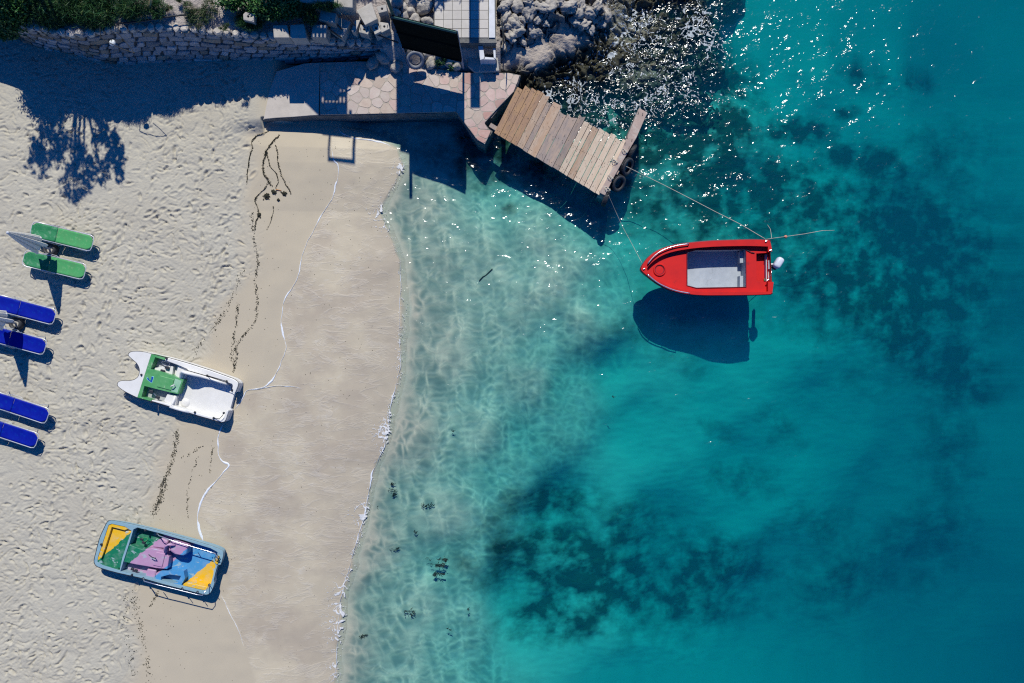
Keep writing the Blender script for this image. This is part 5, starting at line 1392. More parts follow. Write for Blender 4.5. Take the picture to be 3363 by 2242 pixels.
UL = ['sunlit cream boulder nearest the tall pole', 'round pinkish boulder next to the cream one', 'large orange flecked boulder above the dark board', 'pale boulder touching the edge of the tiled platform', 'small sunlit boulder right above the board corner', 'pale boulder left of the tall pole', 'bluish boulder in shade beside the tiled platform', 'shaded boulder at the top of the heap', 'shaded boulder behind the tall pole']
for i, (x, y, a, b) in enumerate(UB):
    rock('boulder', P(x, y, .85 if x > 1310 else 1.0), (a, b, .22), 50+i, M['boulder'], UL[i], 'boulders heaped above the board')

# ------------------------------------------------------------------ concrete mooring blocks on the terrace
BLK = [([(1171, 34), (1219, 6), (1239, 62), (1199, 82)], 1.45, .4, 0, 'large square concrete block tilted at the top of the block heap'),
       ([(1183, 79), (1214, 87), (1209, 113), (1178, 105)], 1.28, .3, 1, 'small concrete block with one hole and two iron loops'),
       ([(1217, 79), (1238, 72), (1252, 102), (1231, 113)], 1.22, .34, 1, 'tilted grey sided concrete block with a hole'),
       ([(1241, 70), (1275, 75), (1279, 94), (1253, 107)], 1.2, .3, 1, 'sandy concrete block with a hole beside the tall pole'),
       ([(1153, 100), (1166, 66), (1184, 63), (1166, 107)], 1.32, .3, 0, 'narrow concrete block leaning beside the large square one'),
       ([(1046, 63), (1053, 32), (1104, 43), (1100, 75)], 1.75, .35, 0, 'wide concrete block with dry grass growing over its top'),
       ([(896, 82), (942, 81), (951, 123), (899, 123)], 1.74, .22, 0, 'concrete block at the wall edge half in shadow, leftmost of the row'),
       ([(953, 81), (998, 78), (1007, 125), (953, 125)], 1.72, .22, 0, 'concrete block at the wall edge with a bright stripe of sun'),
       ([(1028, 79), (1074, 81), (1070, 123), (1021, 121)], 1.68, .22, 0, 'concrete block at the wall edge crossed by slotted light'),
       ([(1115, 57), (1151, 70), (1124, 124), (1081, 96)], 1.36, .25, 0, 'long slanting concrete slab in the middle of the block heap'),
       ([(1236, 21), (1268, 13), (1271, 36), (1243, 43)], 1.4, .35, 1, 'shaded concrete block with a hole near the pole top'),
       ([(798, 46), (806, 38), (837, 46), (834, 72), (799, 64)], 1.95, .3, 1, 'lone white concrete block with a hole standing in grass'),
       ([(980, -40), (1107, -40), (1107, 20), (985, 8)], 1.9, .3, 0, 'pale concrete slab at the picture edge above the blocks'),
       ([(1109, -40), (1158, -40), (1158, 25), (1110, 21)], 1.82, .3, 0, 'shaded concrete slab at the picture edge next to the pale one')]
for i, (l, z, h, hole, lab) in enumerate(BLK):
    c = (sum(a for a, b in l)/len(l), sum(b for a, b in l)/len(l))
    pts = [(p.x, p.y) for p in unq(l, z)]
    lc = P(*c, z-h)
    t = thing('concrete_block', lc, lab, 'concrete block', 'concrete blocks on the terrace')
    m = MB()
    hl = []
    if hole:
        cc = P(*c, z); hl = [[(cc.x+.035*math.cos(a*math.pi/4), cc.y+.035*math.sin(a*math.pi/4)) for a in range(8)]]
    m.plate(pts, z-h-.25, z, hl); m.build('block', M['concrete'], t, bevel=.015)
    if hole:
        m = MB(); m.lathe([(.034, -.05), (.001, -.06)], 8, Matrix.Translation(P(*c, z))); m.build('hole_disc', M['dark_metal'], t)  # dark disc closing the hole just below the block's top
    if i in (1, 3):
        for s_ in (-1, 1):
            q0 = P(c[0]+s_*11, c[1]-1, z)
            m = MB(); m.tube([q0+Vector((0, -.03, 0)), q0+Vector((0, -.03, .03)), q0+Vector((0, .03, .03)), q0+Vector((0, .03, 0))], .007, 6); m.build('iron_loop', M['dark_metal'], t)
PLK = [((1086, 60), (1123, 96), 'dark plank leaning from the overgrown block to the slab'), ((1141, 52), (1166, 84), 'thin dark rod sticking up between the blocks'), ((1076, 92), (1122, 124), 'long dark board propped at the wall edge of the block heap'), ((1238, 113), (1308, 140), 'dark pole lying along the wall end towards the board')]
for a, b, lab in PLK:
    p0, p1 = P(*a, 1.75), P(*b, 1.4)
    if a[0] > 1200: p0, p1 = P(*a, 1.1), P(*b, .9)
    m = MB(); m.tube([p0, p1], .025, 4); props(m.build('timber', M['dark_metal'], None, p0), lab, 'timber', 'timbers among the blocks')
m = MB(); p0, p1 = P(498, -20, 2.5), P(489, 36, 2.0); m.tube([p0, p1], .045, 6); props(m.build('stake', M['yellow_wood'], None, p1), 'yellow wooden stake standing in the bush above the wall', 'stake')
m = MB(); pts = [P(a, b, z) for a, b, z in ((385, 77, 2.07), (420, 74, 2.04), (470, 68, 2.0), (530, 58, 1.95), (570, 52, 1.93), (610, 48, 1.92))]; m.tube(pts, .028, 6); props(m.build('pipe', M['dark_metal'], None, pts[0], True), 'dark pipe lying along the pale ground above the wall', 'pipe')
lp = thing('wall_lamp', P(345, 128, 1.9), 'white round lamp on a bent black bracket over the curved wall', 'lamp')
m = MB(); m.tube([P(328, 85, 2.25), P(330, 120, 2.2), P(345, 133, 2.15), P(400, 160, 2.05), P(442, 173, 1.95)], .013, 6); m.build('bracket', M['dark_metal'], lp)
m = MB(); m.tube([P(442, 173, 1.95), P(410, 135, 2.02), P(383, 104, 2.1)], .011, 6); m.build('stay', M['dark_metal'], lp)
m = MB(); m.lathe([(.001, .05), (.06, .045), (.09, .01), (.085, -.03), (.05, -.05), (.001, -.05)], 16, Matrix.Translation(P(369, 140, 1.95))); m.build('shade', M['lamp_white'], lp, smooth=True)
m = MB(); m.tube([P(366, 128, 2.02), P(369, 140, 1.98)], .012, 6); m.build('cap', M['dark_metal'], lp)

# ------------------------------------------------------------------ plants
def leaves(name, mat, parent, blobs, n, size, seed, mode='leaf'):
    """blobs: (x, y, z, rx, ry, rz); n leaf quads, light at the outside only because the sun reaches there"""
    rr = np.random.RandomState(seed)
    w = np.array([b[3]*b[4] for b in blobs]); w = w/w.sum()
    bi = rr.choice(len(blobs), n, p=w)
    B = np.array(blobs)[bi]
    # clumps inside every blob
    ncl = max(6, n//60)
    cd = rr.normal(size=(ncl, 3)); cd /= np.linalg.norm(cd, axis=1)[:, None]; cd *= rr.uniform(.35, 1, (ncl, 1))**.5
    ci = rr.randint(0, ncl, n)
    off = cd[ci] + rr.normal(size=(n, 3))*.16
    off[:, 2] = np.abs(off[:, 2])*.9 if mode != 'tree' else off[:, 2]
    c = B[:, :3] + off*B[:, 3:6]
    d = rr.normal(size=(n, 3))
    if mode == 'grass': d[:, 2] = np.abs(d[:, 2])+.5; d[:, 1] -= .5
    d /= np.linalg.norm(d, axis=1)[:, None]
    e = np.cross(d, rr.normal(size=(n, 3))); e /= np.linalg.norm(e, axis=1)[:, None]
    sz = size*rr.uniform(.6, 1.4, (n, 1))
    wd = .45 if mode != 'grass' else .13
    ln = 1.0 if mode != 'grass' else 2.6
    a = c - d*sz*ln*.5; b = c + e*sz*wd*.5; f = c + d*sz*ln*.5; g = c - e*sz*wd*.5
    co = np.stack([a, b, f, g], 1).reshape(-1, 3)
    q = np.arange(n*4).reshape(n, 4)
    me = bpy.data.meshes.new(name)
    o0 = ORIG[parent.name]
    co = co - np.array(o0[:])
    me.vertices.add(len(co)); me.vertices.foreach_set('co', co.astype(np.float32).ravel())
    me.loops.add(n*4); me.loops.foreach_set('vertex_index', q.astype(np.int32).ravel())
    me.polygons.add(n); me.polygons.foreach_set('loop_start', np.arange(0, n*4, 4, dtype=np.int32))
    me.update(calc_edges=True)
    at = me.attributes.new('tone', 'FLOAT', 'FACE')
    tone = np.clip(rr.uniform(0, 1, ncl)[ci]*.55 + rr.uniform(0, .5, n), 0, 1)
    at.data.foreach_set('value', tone.astype(np.float32))
    return link_mesh(name, me, mat, parent)
def bush(name, blobs, n, size, seed, mat, label, cat, mode='leaf', stems=4, group='plants along the terrace'):
    c = blobs[0]
    cx_, cy_ = sum(b[0] for b in blobs)/len(blobs), sum(b[1] for b in blobs)/len(blobs)
    t = thing(name, P(cx_, cy_, blobs[0][2]-.1), label, cat, group)
    B3 = []
    for (x, y, z, a, b, h) in blobs:
        p = P(x, y, z); B3.append((p.x, p.y, p.z, a, b, h))
    leaves('foliage', mat, t, B3, n, size, seed, mode)
    rr = random.Random(seed)
    for i in range(stems):
        b = rr.choice(B3)
        m_ = MB(); q0 = Vector((b[0]+rr.uniform(-.3, .3)*b[3], b[1]+rr.uniform(-.3, .3)*b[4], b[2]-.25))
        m_.tube([q0, q0+Vector((rr.uniform(-.2, .2), rr.uniform(-.2, .2), b[5]*.6)), q0+Vector((rr.uniform(-.4, .4)*b[3], rr.uniform(-.4, .4)*b[4], b[5]*.95+.2))], .018, 5, taper=[1, .7, .35]); m_.build('stem', M['bark'], t)
    return t
bush('bush', [(20, 20, 1.9, .8, .7, .8), (40, 70, 1.7, .55, .45, .6), (25, 110, 1.45, .42, .22, .5), (100, 15, 1.9, .5, .5, .6)], 15000, .085, 1, M['leaf_a'], 'leafy green bush spilling over the wall at the picture corner', 'bush', stems=7)
bush('grass_clump', [(225, 40, 1.95, .85, .40, .55), (320, 55, 2.0, .6, .38, .5), (180, 65, 1.9, .5, .3, .4), (290, 5, 2.0, .9, .5, .6), (150, 20, 1.9, .5, .4, .5)], 22000, .085, 2, M['leaf_b'], 'wide mound of long dark grass hanging over the curved wall', 'grass clump', 'grass', 0)
bush('bush', [(445, 20, 2.05, .5, .38, .45), (430, 42, 2.0, .35, .2, .3), (520, 30, 1.95, .22, .3, .25)], 7000, .08, 3, M['leaf_b'], 'low green bush beside the yellow stake', 'bush', 'grass', 2)
bush('grass_clump', [(650, 60, 1.75, .34, .26, .12), (690, 28, 1.8, .26, .26, .12), (620, 30, 1.82, .14, .2, .12)], 1900, .075, 4, M['leaf_c'], 'patchy dry grass clump in the middle of the pale ground', 'grass clump', 'grass', 0)
bush('grass_clump', [(815, 62, 1.68, .36, .3, .16), (838, 80, 1.64, .28, .14, .12)], 5000, .065, 5, M['leaf_b'], 'ring of grass around the lone white block', 'grass clump', 'grass', 0)
bush('bush', [(765, 0, 1.9, .4, .3, .3), (870, 12, 1.85, .5, .4, .4), (940, 25, 1.8, .45, .35, .4), (900, 50, 1.75, .4, .18, .25)], 12000, .085, 6, M['leaf_a'], 'dark shaded bush behind the row of concrete blocks', 'bush', 'leaf', 4)
bush('grass_clump', [(1060, 22, 1.85, .5, .12, .25), (1000, 40, 1.75, .3, .2, .25), (1020, 60, 1.75, .2, .2, .2)], 4500, .075, 7, M['leaf_b'], 'fringe of dark grass along the pale slab edge', 'grass clump', 'grass', 0)
bush('shrub', [(1450, 205, .35, .22, .14, .22), (1490, 222, .3, .2, .12, .2)], 800, .06, 8, M['leaf_b'], 'small dark shrub among the boulders below the board', 'shrub', 'leaf', 2)
for (a, b, lab, sd) in (((560, 30), 0, 'tuft of grass at the pale earth right of the stake', 9), ((740, 90), 0, 'tiny dry tuft on the wall top near the lone block', 10), ((600, 8), 0, 'scrubby tuft at the picture edge right of the stake', 11)):
    bush('grass_tuft', [(a[0], a[1], 1.82, .16, .12, .15)], 260, .07, sd, M['leaf_c'], lab, 'grass tuft', 'grass', 0)
# reeds at the platform corner
rd = thing('reed', P(1650, 90, .6), 'dry yellow reed standing between the tiled platform and the rocks', 'reed')
for (x0, y0, x1, y1) in ((1648, 48, 1652, 128), (1644, 70, 1655, 120), (1660, 140, 1664, 170)):
    m = MB(); m.tube([P(x0, y0, 1.35), P((x0+x1)/2+1, (y0+y1)/2, 1.0), P(x1, y1, .55)], .018, 5, taper=[.4, 1, .8]); m.build('stalk', M['reed'], rd)

def tree(base, crown, n, seed, label, h, leaf=.15):
    b = G(*base, terr_z(base[0], base[1])-.1)
    t = thing('tree', b, label, 'tree', 'trees beyond the terrace')
    rr = random.Random(seed)
    B3 = []
    top_ = None
    limbs = []
    for (x, y, z, a, bb_, c_) in crown:
        p = G(x, y, z); B3.append((p.x, p.y, p.z, a, bb_, c_))
        limbs.append(p)
    hub = Vector((b.x, b.y, b.z + (h-b.z)*.45))
    m_ = MB(); m_.tube([b, (b+hub)/2 + Vector((.06, .03, 0)), hub], .13, 8, taper=[1.2, .9, .75]); m_.build('trunk', M['bark'], t, smooth=True)
    for p in limbs:
        m_ = MB(); mid = hub.lerp(p, .5) + Vector((rr.uniform(-.15, .15), rr.uniform(-.15, .15), .15)); m_.tube([hub, mid, p], .055, 6, taper=[1.2, .8, .4]); m_.build('limb', M['bark'], t, smooth=True)
    leaves('crown', M['leaf_a'], t, B3, n, leaf, seed, 'tree')
    return t
# crown positions follow the shade the trees throw on the sand (plan pixels, height): all of them stand beyond the picture's top edge
def shade(px, py, z, zg): return (px - 0.0/math.tan(SUN_EL)*(z-zg)*S, py - (z-zg)/math.tan(SUN_EL)*S)
CR = []
for (sx, sy, z, a, b, c) in ((160, 470, 5.3, .55, .45, .4), (230, 500, 5.2, .5, .5, .4), (130, 540, 5.4, .35, .25, .3), (250, 600, 5.7, .5, .35, .4), (350, 480, 5.3, .5, .5, .4), (380, 520, 5.4, .35, .35, .3), (330, 560, 5.6, .3, .3, .3),
                             (195, 370, 4.6, .16, .4, .3), (330, 420, 4.9, .25, .25, .2), (155, 425, 4.9, .3, .12, .15), (275, 545, 5.4, .4, .3, .3), (120, 500, 5.3, .3, .3, .3), (240, 640, 5.9, .25, .2, .2), (390, 570, 5.6, .15, .3, .2)):
    x, y = shade(sx, sy, z, 0); CR.append((x, y, z, a, b, c))
tree((255, -120), CR, 2600, 21, 'broad tree beyond the picture edge whose shade falls on the sand', 4.6, .17)
CR = []  # unseen tree added for shade, crown placed where the dapples should fall
for (sx, sy, z, a, b, c) in ((1470, 5, 4.6, .5, .35, .4), (1510, -10, 4.6, .5, .3, .4), (1440, 40, 4.2, .25, .4, .3), (1590, 5, 4.4, .2, .3, .3), (1200, 10, 4.9, .5, .3, .3), (1120, 40, 4.8, .4, .3, .3), (1340, -20, 4.8, .6, .5, .4), (1380, 40, 4.5, .3, .3, .3)):
    x, y = shade(sx, sy, z, .9); CR.append((x, y, z, a, b, c))
tree((1400, -420), CR, 2600, 22, 'unseen tree added beyond the picture edge to dapple the tiled platform with shade', 4.2, .14)

# tall unseen frame shaped after the shadows it has to cast, just beyond the picture's top edge: posts, a slatted screen and an open frame
YB = -170
bar = thing('shade_frame', G(1200, YB, 1.8), 'tall unseen timber frame beyond the picture edge, shaped to shade quay and water', 'frame')
def zsh(pyg, zg): return zg + (pyg-YB)/S*math.tan(SUN_EL)
def dxs(z, zg): return 0.0/math.tan(SUN_EL)*(z-zg)*S
z1 = zsh(380, QZ)
for (xa, xb, zt) in ((1305, 1341, z1+.3), (1546, 1578, zsh(355, QZ))):
    m = MB(); d = dxs(zt, QZ); m.plate([(p.x, p.y) for p in [G(xa-d, YB+8), G(xb-d, YB+8), G(xb-d, YB-8), G(xa-d, YB-8)]], .5, zt); m.build('post', M['wood_grey'], bar)
d = dxs(z1, QZ)
xa, xb = 1046-d, 1146-d
zlo, zhi = 1.5, z1+.05
s1a, s1b = zsh(296, QZ), zsh(311, QZ); s2a, s2b = zsh(324, QZ), zsh(346, QZ)
holes = []
slots = [1066+k*11.5 for k in range(7)]
m = MB()
def yv(z): return (z - zlo)
outer_ = [(985-d, zlo), (xb, zlo), (xb, zhi), (xa+8, zhi), (985-d, zsh(318, QZ)), (940-d, zsh(314, QZ)), (940-d, zlo)]
hl = []
for sx in slots:
    hl.append([(sx-d-1.9, s1a), (sx-d+1.9, s1a), (sx-d+1.9, s1b), (sx-d-1.9, s1b)])
    hl.append([(sx-d-2.1, s2a), (sx-d+2.1, s2a), (sx-d+2.1, s2b), (sx-d-2.1, s2b)])
# build the slatted screen in an upright plane
loops = [outer_] + hl
tri = tessellate_polygon([[Vector((a, b, 0)) for a, b in l] for l in loops])
flat = [p for l in loops for p in l]
for t3 in tri:
    a, b, c = (flat[i] for i in t3)
    f1 = [G(x, YB+3, z) for x, z in (a, b, c)]; f2 = [G(x, YB-3, z) for x, z in (a, b, c)]
    m.add(f1, [(0, 1, 2)]); m.add(f2, [(2, 1, 0)])
m.build('slatted_screen', M['wood_grey'], bar)
zg = -.33
zf0, zf1 = zsh(470, zg), zsh(541, zg)
d2 = dxs(zf1, zg)
for (xa2, xb2, za, zb_) in ((1072-d2, 1079-d2, z1-.1, zf1), (1151-d2, 1161-d2, z1-.1, zf1), (1072-d2, 1161-d2, zsh(528, zg), zf1)):
    m = MB(); p0 = G((xa2+xb2)/2, YB, (za+zb_)/2); m.box(p0, ((xb2-xa2)/S, .05, zb_-za)); m.build('frame_bar', M['wood_grey'], bar)

# ------------------------------------------------------------------ foam, seaweed, small finds
def resample(pl, step):
    out = []
    for i in range(len(pl)-1):
        a, b = Vector(pl[i]), Vector(pl[i+1]); n_ = max(1, int((b-a).length/step))
        out += [a.lerp(b, k/n_) for k in range(n_)]
    out.append(Vector(pl[-1])); return out
def zarr(pp): 
    a = np.array([p[0] for p in pp], float); b = np.array([p[1] for p in pp], float)
    return sand_height(a, b)[0]
def ribbon(mb_, pl, w0, seed, zoff=.004, hgt=.014, zmin=None):
    pts = resample(smooth_loop(pl, 5, False), 4.0)
    zs_ = zarr([(p.x, p.y) for p in pts])
    n_ = len(pts); i_ = np.arange(n_)
    wv = w0*(0.22 + 1.5*np.abs(fbm(i_*.05, i_*0+seed, seed, 3))**1.2 + .25*perlin(i_*.5, i_*0+seed*2, seed+3))
    wv = np.minimum(wv, w0*1.15)
    jit = 3.0*fbm(i_*.09, i_*0+seed+9, seed+7, 3)
    vs2 = []
    for i, p in enumerate(pts):
        a, b = pts[max(0, i-1)], pts[min(n_-1, i+1)]
        d_ = (b-a).normalized(); nr = Vector((-d_.y, d_.x))
        z_ = zs_[i] if zmin is None else max(zs_[i], zmin)
        c_ = p + nr*jit[i]
        tp = min(1.0, i/6.0, (n_-1-i)/6.0)+.05
        for s_, h_ in ((-1, 0), (-.4, hgt), (.4, hgt), (1, 0)):
            g = c_ + nr*s_*wv[i]*tp
            vs2.append(G(g.x, g.y, z_+zoff+h_*tp))
    fs2 = [(i*4+j, i*4+j+1, (i+1)*4+j+1, (i+1)*4+j) for i in range(n_-1) for j in range(3)]
    mb_.add(vs2, fs2)
F1 = [(1080, 470), (1092, 520), (1107, 540), (1104, 580), (1098, 600), (1088, 640), (1075, 665), (1051, 700), (1020, 765), (1001, 801), (985, 860), (979, 901), (955, 950), (932, 987), (926, 1020), (922, 1058), (930, 1100), (937, 1144), (925, 1185), (908, 1222), (880, 1262), (850, 1275), (812, 1282), (795, 1310), (770, 1350)]
F2 = [(812, 1281), (860, 1274), (910, 1268), (960, 1268), (985, 1276)]
F3 = [(735, 1385), (722, 1420), (715, 1450), (718, 1490), (730, 1515), (750, 1527), (735, 1550), (715, 1575), (690, 1600), (668, 1630), (655, 1665), (650, 1700), (655, 1740), (668, 1775), (678, 1800)]
F4 = [(1100, 400), (1110, 425), (1150, 440), (1200, 448), (1250, 456), (1290, 474)]
F5 = [(725, 1950), (750, 2010), (775, 2060), (800, 2130)]
mb = MB()
for i, (f, w) in enumerate(((F1, 2.6), (F2, 1.8), (F3, 3.4), (F4, 3.0), (F5, 1.0))): ribbon(mb, f, w, 3+i)
EL = [(x - 0.6*float(26*perlin(x/120.0, y/120.0, 5) + 9*perlin(x/38.0, y/38.0, 6)) + 3, y) for y, x in EDGE if 520 < y < 2300]
ee = resample(EL, 22.0); EL = [(p.x - 0.0, p.y) for p in ee]
for i0, i1, w_ in ((13, 30, .8), (29, 42, 1.6), (41, 56, 2.2), (55, 68, 1.4), (67, 200, 2.2)):
    seg = EL[i0:i1]
    if len(seg) > 4: ribbon(mb, seg, w_, 40+i0, .012, .02, WZ+.02)
o = mb.build('swash_foam', M['foam'], None, G(930, 1050, -.2), True); props(o, kind='stuff')
# froth along the small breaking wave
rs = np.random.RandomState(4)
def flake(mb_, x, y, z, r, rr, h=.012):
    n_ = 6; ph = rr.uniform(0, 6.28)
    ring = [(r*rr.uniform(.55, 1.2)*math.cos(ph+i*2*math.pi/n_), r*rr.uniform(.55, 1.2)*math.sin(ph+i*2*math.pi/n_)) for i in range(n_)]
    mb_.add([(x+a, y+b, z) for a, b in ring] + [(x, y, z+h)], [(i, (i+1) % n_, n_) for i in range(n_)])
def lace(name, px_, py_, Z, dens, seed, sc, mat):
    """foam net: keeps the cells of a sheet where a ridged noise passes the local density"""
    X_, Y_ = (px_-CX)/S, (CY-py_)/S
    wx_ = .12*perlin(X_*3, Y_*3, seed); wy_ = .12*perlin(X_*3, Y_*3, seed+1)
    rdg = 1-np.abs(fbm((X_+wx_)*sc, (Y_+wy_)*sc, seed+2, 3, .6))*1.7
    keep_ = (rdg - (1-dens) > 0)[:-1, :-1]
    Zz = Z + .012 + .016*np.clip(rdg-(1-dens), 0, 1)
    ny_, nx_ = X_.shape
    co_ = np.stack([X_.ravel(), Y_.ravel(), Zz.ravel()], 1)
    i_ = np.arange((ny_-1)*(nx_-1)); r_2 = i_//(nx_-1); c_2 = i_ % (nx_-1)
    q_ = np.stack([r_2*nx_+c_2, (r_2+1)*nx_+c_2, (r_2+1)*nx_+c_2+1, r_2*nx_+c_2+1], 1)[keep_.ravel()]
    me_, _u = mesh_from(name, co_, q_)
    return props(link_mesh(name, me_, mat), kind='stuff')
uu = np.arange(-70, 32, 1.7); yy = np.arange(500, 2300, 1.7)
UG, YG = np.meshgrid(uu, yy)
XG = UG + np.interp(YG, [a for a, b in EDGE], [b for a, b in EDGE])
XG = XG - 0.6*(26*perlin(XG/120.0, YG/120.0, 5) + 9*perlin(XG/38.0, YG/38.0, 6))
zone = np.zeros_like(YG)
for (yc, h_, s_) in ((1425, 45, .9), (1690, 50, .75), (1790, 40, .35), (1950, 60, .8), (2060, 90, .85), (700, 60, .45), (540, 25, .5), (1200, 60, .2), (2220, 60, .45)): zone = np.maximum(zone, s_*np.exp(-((YG-yc)/h_)**2))
wide = 8 + 34*zone
dn_ = (0.05 + .56*zone)*np.exp(-((UG-4)/np.where(UG > 4, 9, wide))**2)*(.7+.5*perlin(XG/50, YG/50, 92))
ZG = sand_height(XG, YG)[0]
ZW2 = WZ + (0.055 + 0.03*perlin(XG/60, YG/60, 54))*np.exp(-((UG-16)/13.0)**2)
lace('wave_foam', XG, YG, np.maximum(ZG, ZW2), dn_, 191, 3.6, M['foam_edge'])
# white water among the rocks
gx_ = np.arange(1700, 2420, 2.4); gy_ = np.arange(-40, 420, 2.4)
XG, YG = np.meshgrid(gx_, gy_)
g_x = np.clip(((XG-CX)/S-rx[0])/RST, 0, len(rx)-1).astype(int); g_y = np.clip(((CY-YG)/S-ry[0])/RST, 0, len(ry)-1).astype(int)
ZG = np.maximum(RZf[g_y, g_x], WZ+.03)
dn_ = np.zeros_like(XG)
for (cx_, cy_, a, b, s_) in ((2075, 50, 80, 45, .85), (2030, 110, 55, 45, .7), (1985, 165, 40, 30, .6), (2130, 110, 70, 40, .6), (2290, 60, 50, 55, .75), (2340, 110, 40, 60, .6), (1880, 225, 40, 30, .55), (1895, 262, 32, 40, .5), (2060, 215, 60, 25, .45), (2190, 300, 130, 36, .45), (1900, 318, 100, 32, .55), (2050, 340, 110, 28, .5), (1800, 300, 40, 30, .4), (2000, 385, 110, 18, .3), (2240, 240, 60, 50, .4)):
    dn_ = np.maximum(dn_, s_*np.exp(-((XG-cx_)/a)**2-((YG-cy_)/b)**2))
lace('rock_foam', XG, YG, ZG, dn_*.42, 291, 3.4, M['foam_grey'])
# seaweed lines on the sand
def Zb(a, b): return (700 + a*.2296, 400 + b*.2296)
def weed_line(mb_, pl, w, dens, rr, jag=3.0):
    pts_ = resample([p for p in pl], 3.0)
    zz_ = zarr([(p.x, p.y) for p in pts_])
    for i, p in enumerate(pts_):
        m1 = .35 + 1.3*abs(float(perlin(np.array([i*.10]), np.array([len(pts_)*.37]), 95)[0]))
        jx = jag*float(perlin(np.array([i*.17]), np.array([len(pts_)*.7]), 96)[0])
        for _ in range(rr.poisson(dens*m1*2.6)):
            x, y = p.x+jx+rr.normal(0, w*.5), p.y+rr.normal(0, w*.5)
            g = G(x, y, 0); r = rr.uniform(.006, .016)*(.7+.3*min(w, 5)/3)
            flake(mb_, g.x, g.y, zz_[i]+.006, r, rr, rr.uniform(.006, .022))
strands = [([(930, 180), (880, 235), (800, 350), (755, 430), (725, 560), (712, 650), (735, 760), (790, 850), (830, 915)], 4.2, 5.0, 'thick dark seaweed strand curving down the sand from the quay shade'),
           ([(775, 440), (800, 590), (835, 660), (900, 735), (925, 850), (890, 940)], 2.2, 2.6, 'thin seaweed strand kinked between the thick one and the straight one'),
           ([(890, 330), (915, 430), (920, 540), (945, 690), (985, 790), (1030, 890), (1090, 970), (1100, 1020)], 2.4, 3.0, 'straight seaweed strand nearest the wave ending in a dark tip'),
           ([(780, 120), (690, 160), (610, 200), (560, 270), (560, 390), (515, 520), (500, 650), (485, 780), (488, 900)], 2.6, 3.2, 'broken seaweed strand along the edge of the lumpy sand'),
           ([(770, 870), (740, 940), (680, 1000), (610, 1090), (600, 1150), (640, 1240), (650, 1330), (610, 1420), (600, 1540)], 2.6, 3.0, 'branching seaweed strand below the round tufts'),
           ([(860, 1190), (845, 1310), (810, 1440), (770, 1540)], 1.5, 1.4, 'faint seaweed strand on smooth damp sand')]
for pl, w, dn, lab in strands:
    mb = MB(); l2 = [Zb(a, b) for a, b in pl]; ribbon(mb, l2, w*.42, int(w*10)+len(l2), .006, .02); weed_line(mb, l2, w*.9, dn*.8, rs, 3)
    g = G(*l2[0], 0); props(mb.build('seaweed_strand', M['weed'], None, G(*l2[0], hsand(*l2[0]))), lab, 'seaweed', 'seaweed strands on the sand')
for (a, b, r, lab) in ((760, 1060, 11, 'largest round tuft of dark seaweed'), (862, 1000, 8, 'round seaweed tuft beside the orange stick'), (1005, 1020, 8, 'seaweed tuft with a white fleck on it'), (655, 1330, 7, 'knotted seaweed tuft on the branching strand'), (925, 1110, 4, 'small triangular scrap of seaweed')):
    mb = MB(); x0, y0 = Zb(a, b)
    z0 = hsand(x0, y0)
    for _ in range(int(r*16)):
        an = rs.uniform(0, 6.28); q_ = r*abs(rs.normal(0, .5)); g = G(x0+q_*math.cos(an), y0+q_*math.sin(an))
        flake(mb, g.x, g.y, z0+.01+rs.uniform(0, .04)*(1-min(1, q_/r)), rs.uniform(.010, .03), rs, .02)
    props(mb.build('seaweed_tuft', M['weed'], None, G(x0, y0, z0)), lab, 'seaweed', 'seaweed tufts on the sand')
mb = MB(); a, b = Zb(892, 962), Zb(968, 976); mb.tube([G(*a, hsand(*a)+.02), G(*b, hsand(*b)+.02)], .016, 6, taper=[1, .6]); props(mb.build('stick', M['driftwood'], None, G(*a, hsand(*a))), 'orange stick of driftwood lying by the seaweed tufts', 'stick')
mb = MB()
for pl, w, dn in (([(828, 700), (832, 780), (848, 860), (838, 930), (846, 1000), (836, 1060), (800, 1100), (772, 1140), (778, 1180), (768, 1210)], 5, 1.5), ([(800, 880), (770, 960), (745, 1010), (715, 1060), (690, 1100), (655, 1130), (640, 1160)], 9, .9), ([(782, 1000), (775, 1080), (760, 1150), (770, 1220)], 5, 1.3),
                  ([(585, 1415), (575, 1470), (568, 1510), (545, 1570), (530, 1640), (505, 1690)], 9, 2.2), ([(700, 1440), (695, 1500), (690, 1550)], 3, .8), ([(650, 1500), (630, 1550), (615, 1620), (618, 1700)], 3, .6), ([(670, 1460), (640, 1480), (600, 1500)], 4, 1.2),
                  ([(540, 1570), (528, 1600), (520, 1650), (500, 1680)], 6, 2.0), ([(450, 1930), (440, 1980), (455, 2040), (470, 2100), (480, 2160), (495, 2242)], 12, .9), ([(520, 1940), (505, 1975), (490, 1995)], 5, 1.6), ([(420, 1960), (410, 2040), (425, 2140), (440, 2230)], 16, .5), ([(700, 1590), (675, 1620), (665, 1640)], 3, .8)):
    weed_line(mb, pl, w, dn, rs, 6)
for _ in range(420):
    y = rs.uniform(420, 2240); xd = np.interp(y, [a for a, b in DAMP], [b for a, b in DAMP]); xe = np.interp(y, [a for a, b in EDGE], [b for a, b in EDGE])
    x = rs.uniform(xd-30, xe-20); g = G(x, y); flake(mb, g.x, g.y, hsand(x, y)+.005, rs.uniform(.005, .014), rs, .006)
o = mb.build('seaweed_wrack', M['weed'], None, G(800, 1000, 0)); props(o, kind='stuff')
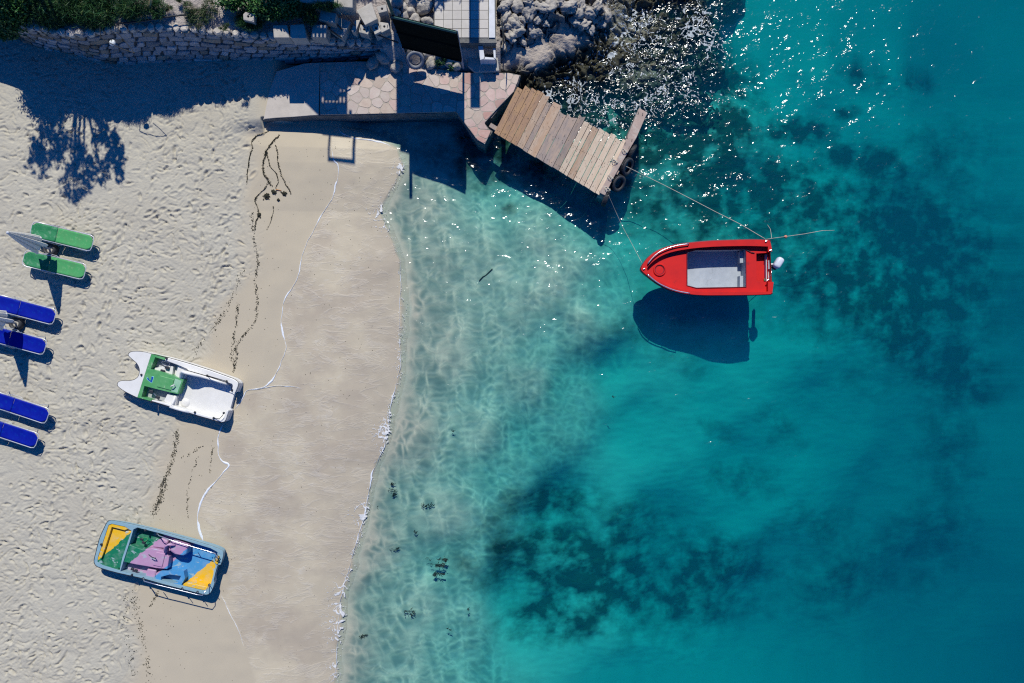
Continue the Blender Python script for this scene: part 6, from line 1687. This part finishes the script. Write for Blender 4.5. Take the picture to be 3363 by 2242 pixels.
# drifting weed in the shallows
CL = [(1440, 1835, 26, 90, 'dark drifting seaweed mass near the boundary of the deep water'), (1450, 1885, 16, 60, 'seaweed clump with a yellow fleck beneath the drifting mass'), (1388, 1660, 22, 40, 'loose seaweed clump in the shallows above the bigger mass'), (1290, 1625, 24, 46, 'long seaweed streak in the shallows'), (1285, 1590, 14, 24, 'small seaweed scrap above the long streak'), (1365, 1748, 12, 20, 'short seaweed scrap halfway to the dark mass'), (1305, 1800, 16, 24, 'seaweed scrap level with the dark mass'), (1345, 2005, 30, 40, 'scattered seaweed streak below the dark mass'), (1185, 2090, 26, 36, 'seaweed streak close to the breaking wave'), (1230, 1665, 16, 14, 'faint seaweed scrap near the breaking wave'), (1535, 2000, 10, 14, 'seaweed scrap over deeper water'), (1476, 2068, 12, 14, 'lowest drifting seaweed scrap'), (1485, 1415, 6, 10, 'tiny seaweed scrap in the pale shallows'), (2012, 1303, 14, 8, 'floating twig of weed on turquoise water'), (1595, 905, 0, 0, 'dark stick drifting on the shallow water')]
for (x0, y0, r, n_, lab) in CL:
    mb = MB(); z0 = WZ-.09
    if r == 0:
        mb.tube([P(1574, 921, WZ-.15), P(1586, 908, WZ-.14), P(1596, 903, WZ-.15), P(1617, 882, WZ-.14)], .016, 5)
    ax0 = -.35 if y0 > 1780 else .25
    wander = [(0.0, 0.0)]
    for _ in range(int(n_*(1.4 if n_ > 50 else .75))):
        if rs.uniform() < .25: wander.append((wander[-1][0]+rs.normal(0, r*.35), wander[-1][1]+rs.normal(0, r*.16)))
        wx0, wy0 = wander[rs.randint(len(wander))]
        wx0 = max(-r*1.5, min(r*1.5, wx0)); wy0 = max(-r*.8, min(r*.8, wy0))
        x, y = x0+wx0+rs.normal(0, r*.12), y0+wy0+rs.normal(0, r*.08)
        g = P(x, y, z0); an = rs.normal(ax0, .7); L = rs.uniform(.03, .10)
        mb.tube([(g.x, g.y, z0+rs.uniform(0, .02)), (g.x+L*math.cos(an), g.y+L*math.sin(an), z0+rs.uniform(.0, .02))], rs.uniform(.004, .011), 4)
    props(mb.build('drifting_seaweed' if r else 'drifting_stick', M['weed_wet'], None, P(x0, y0, z0)), lab, 'seaweed' if r else 'stick', 'weed drifting in the water')
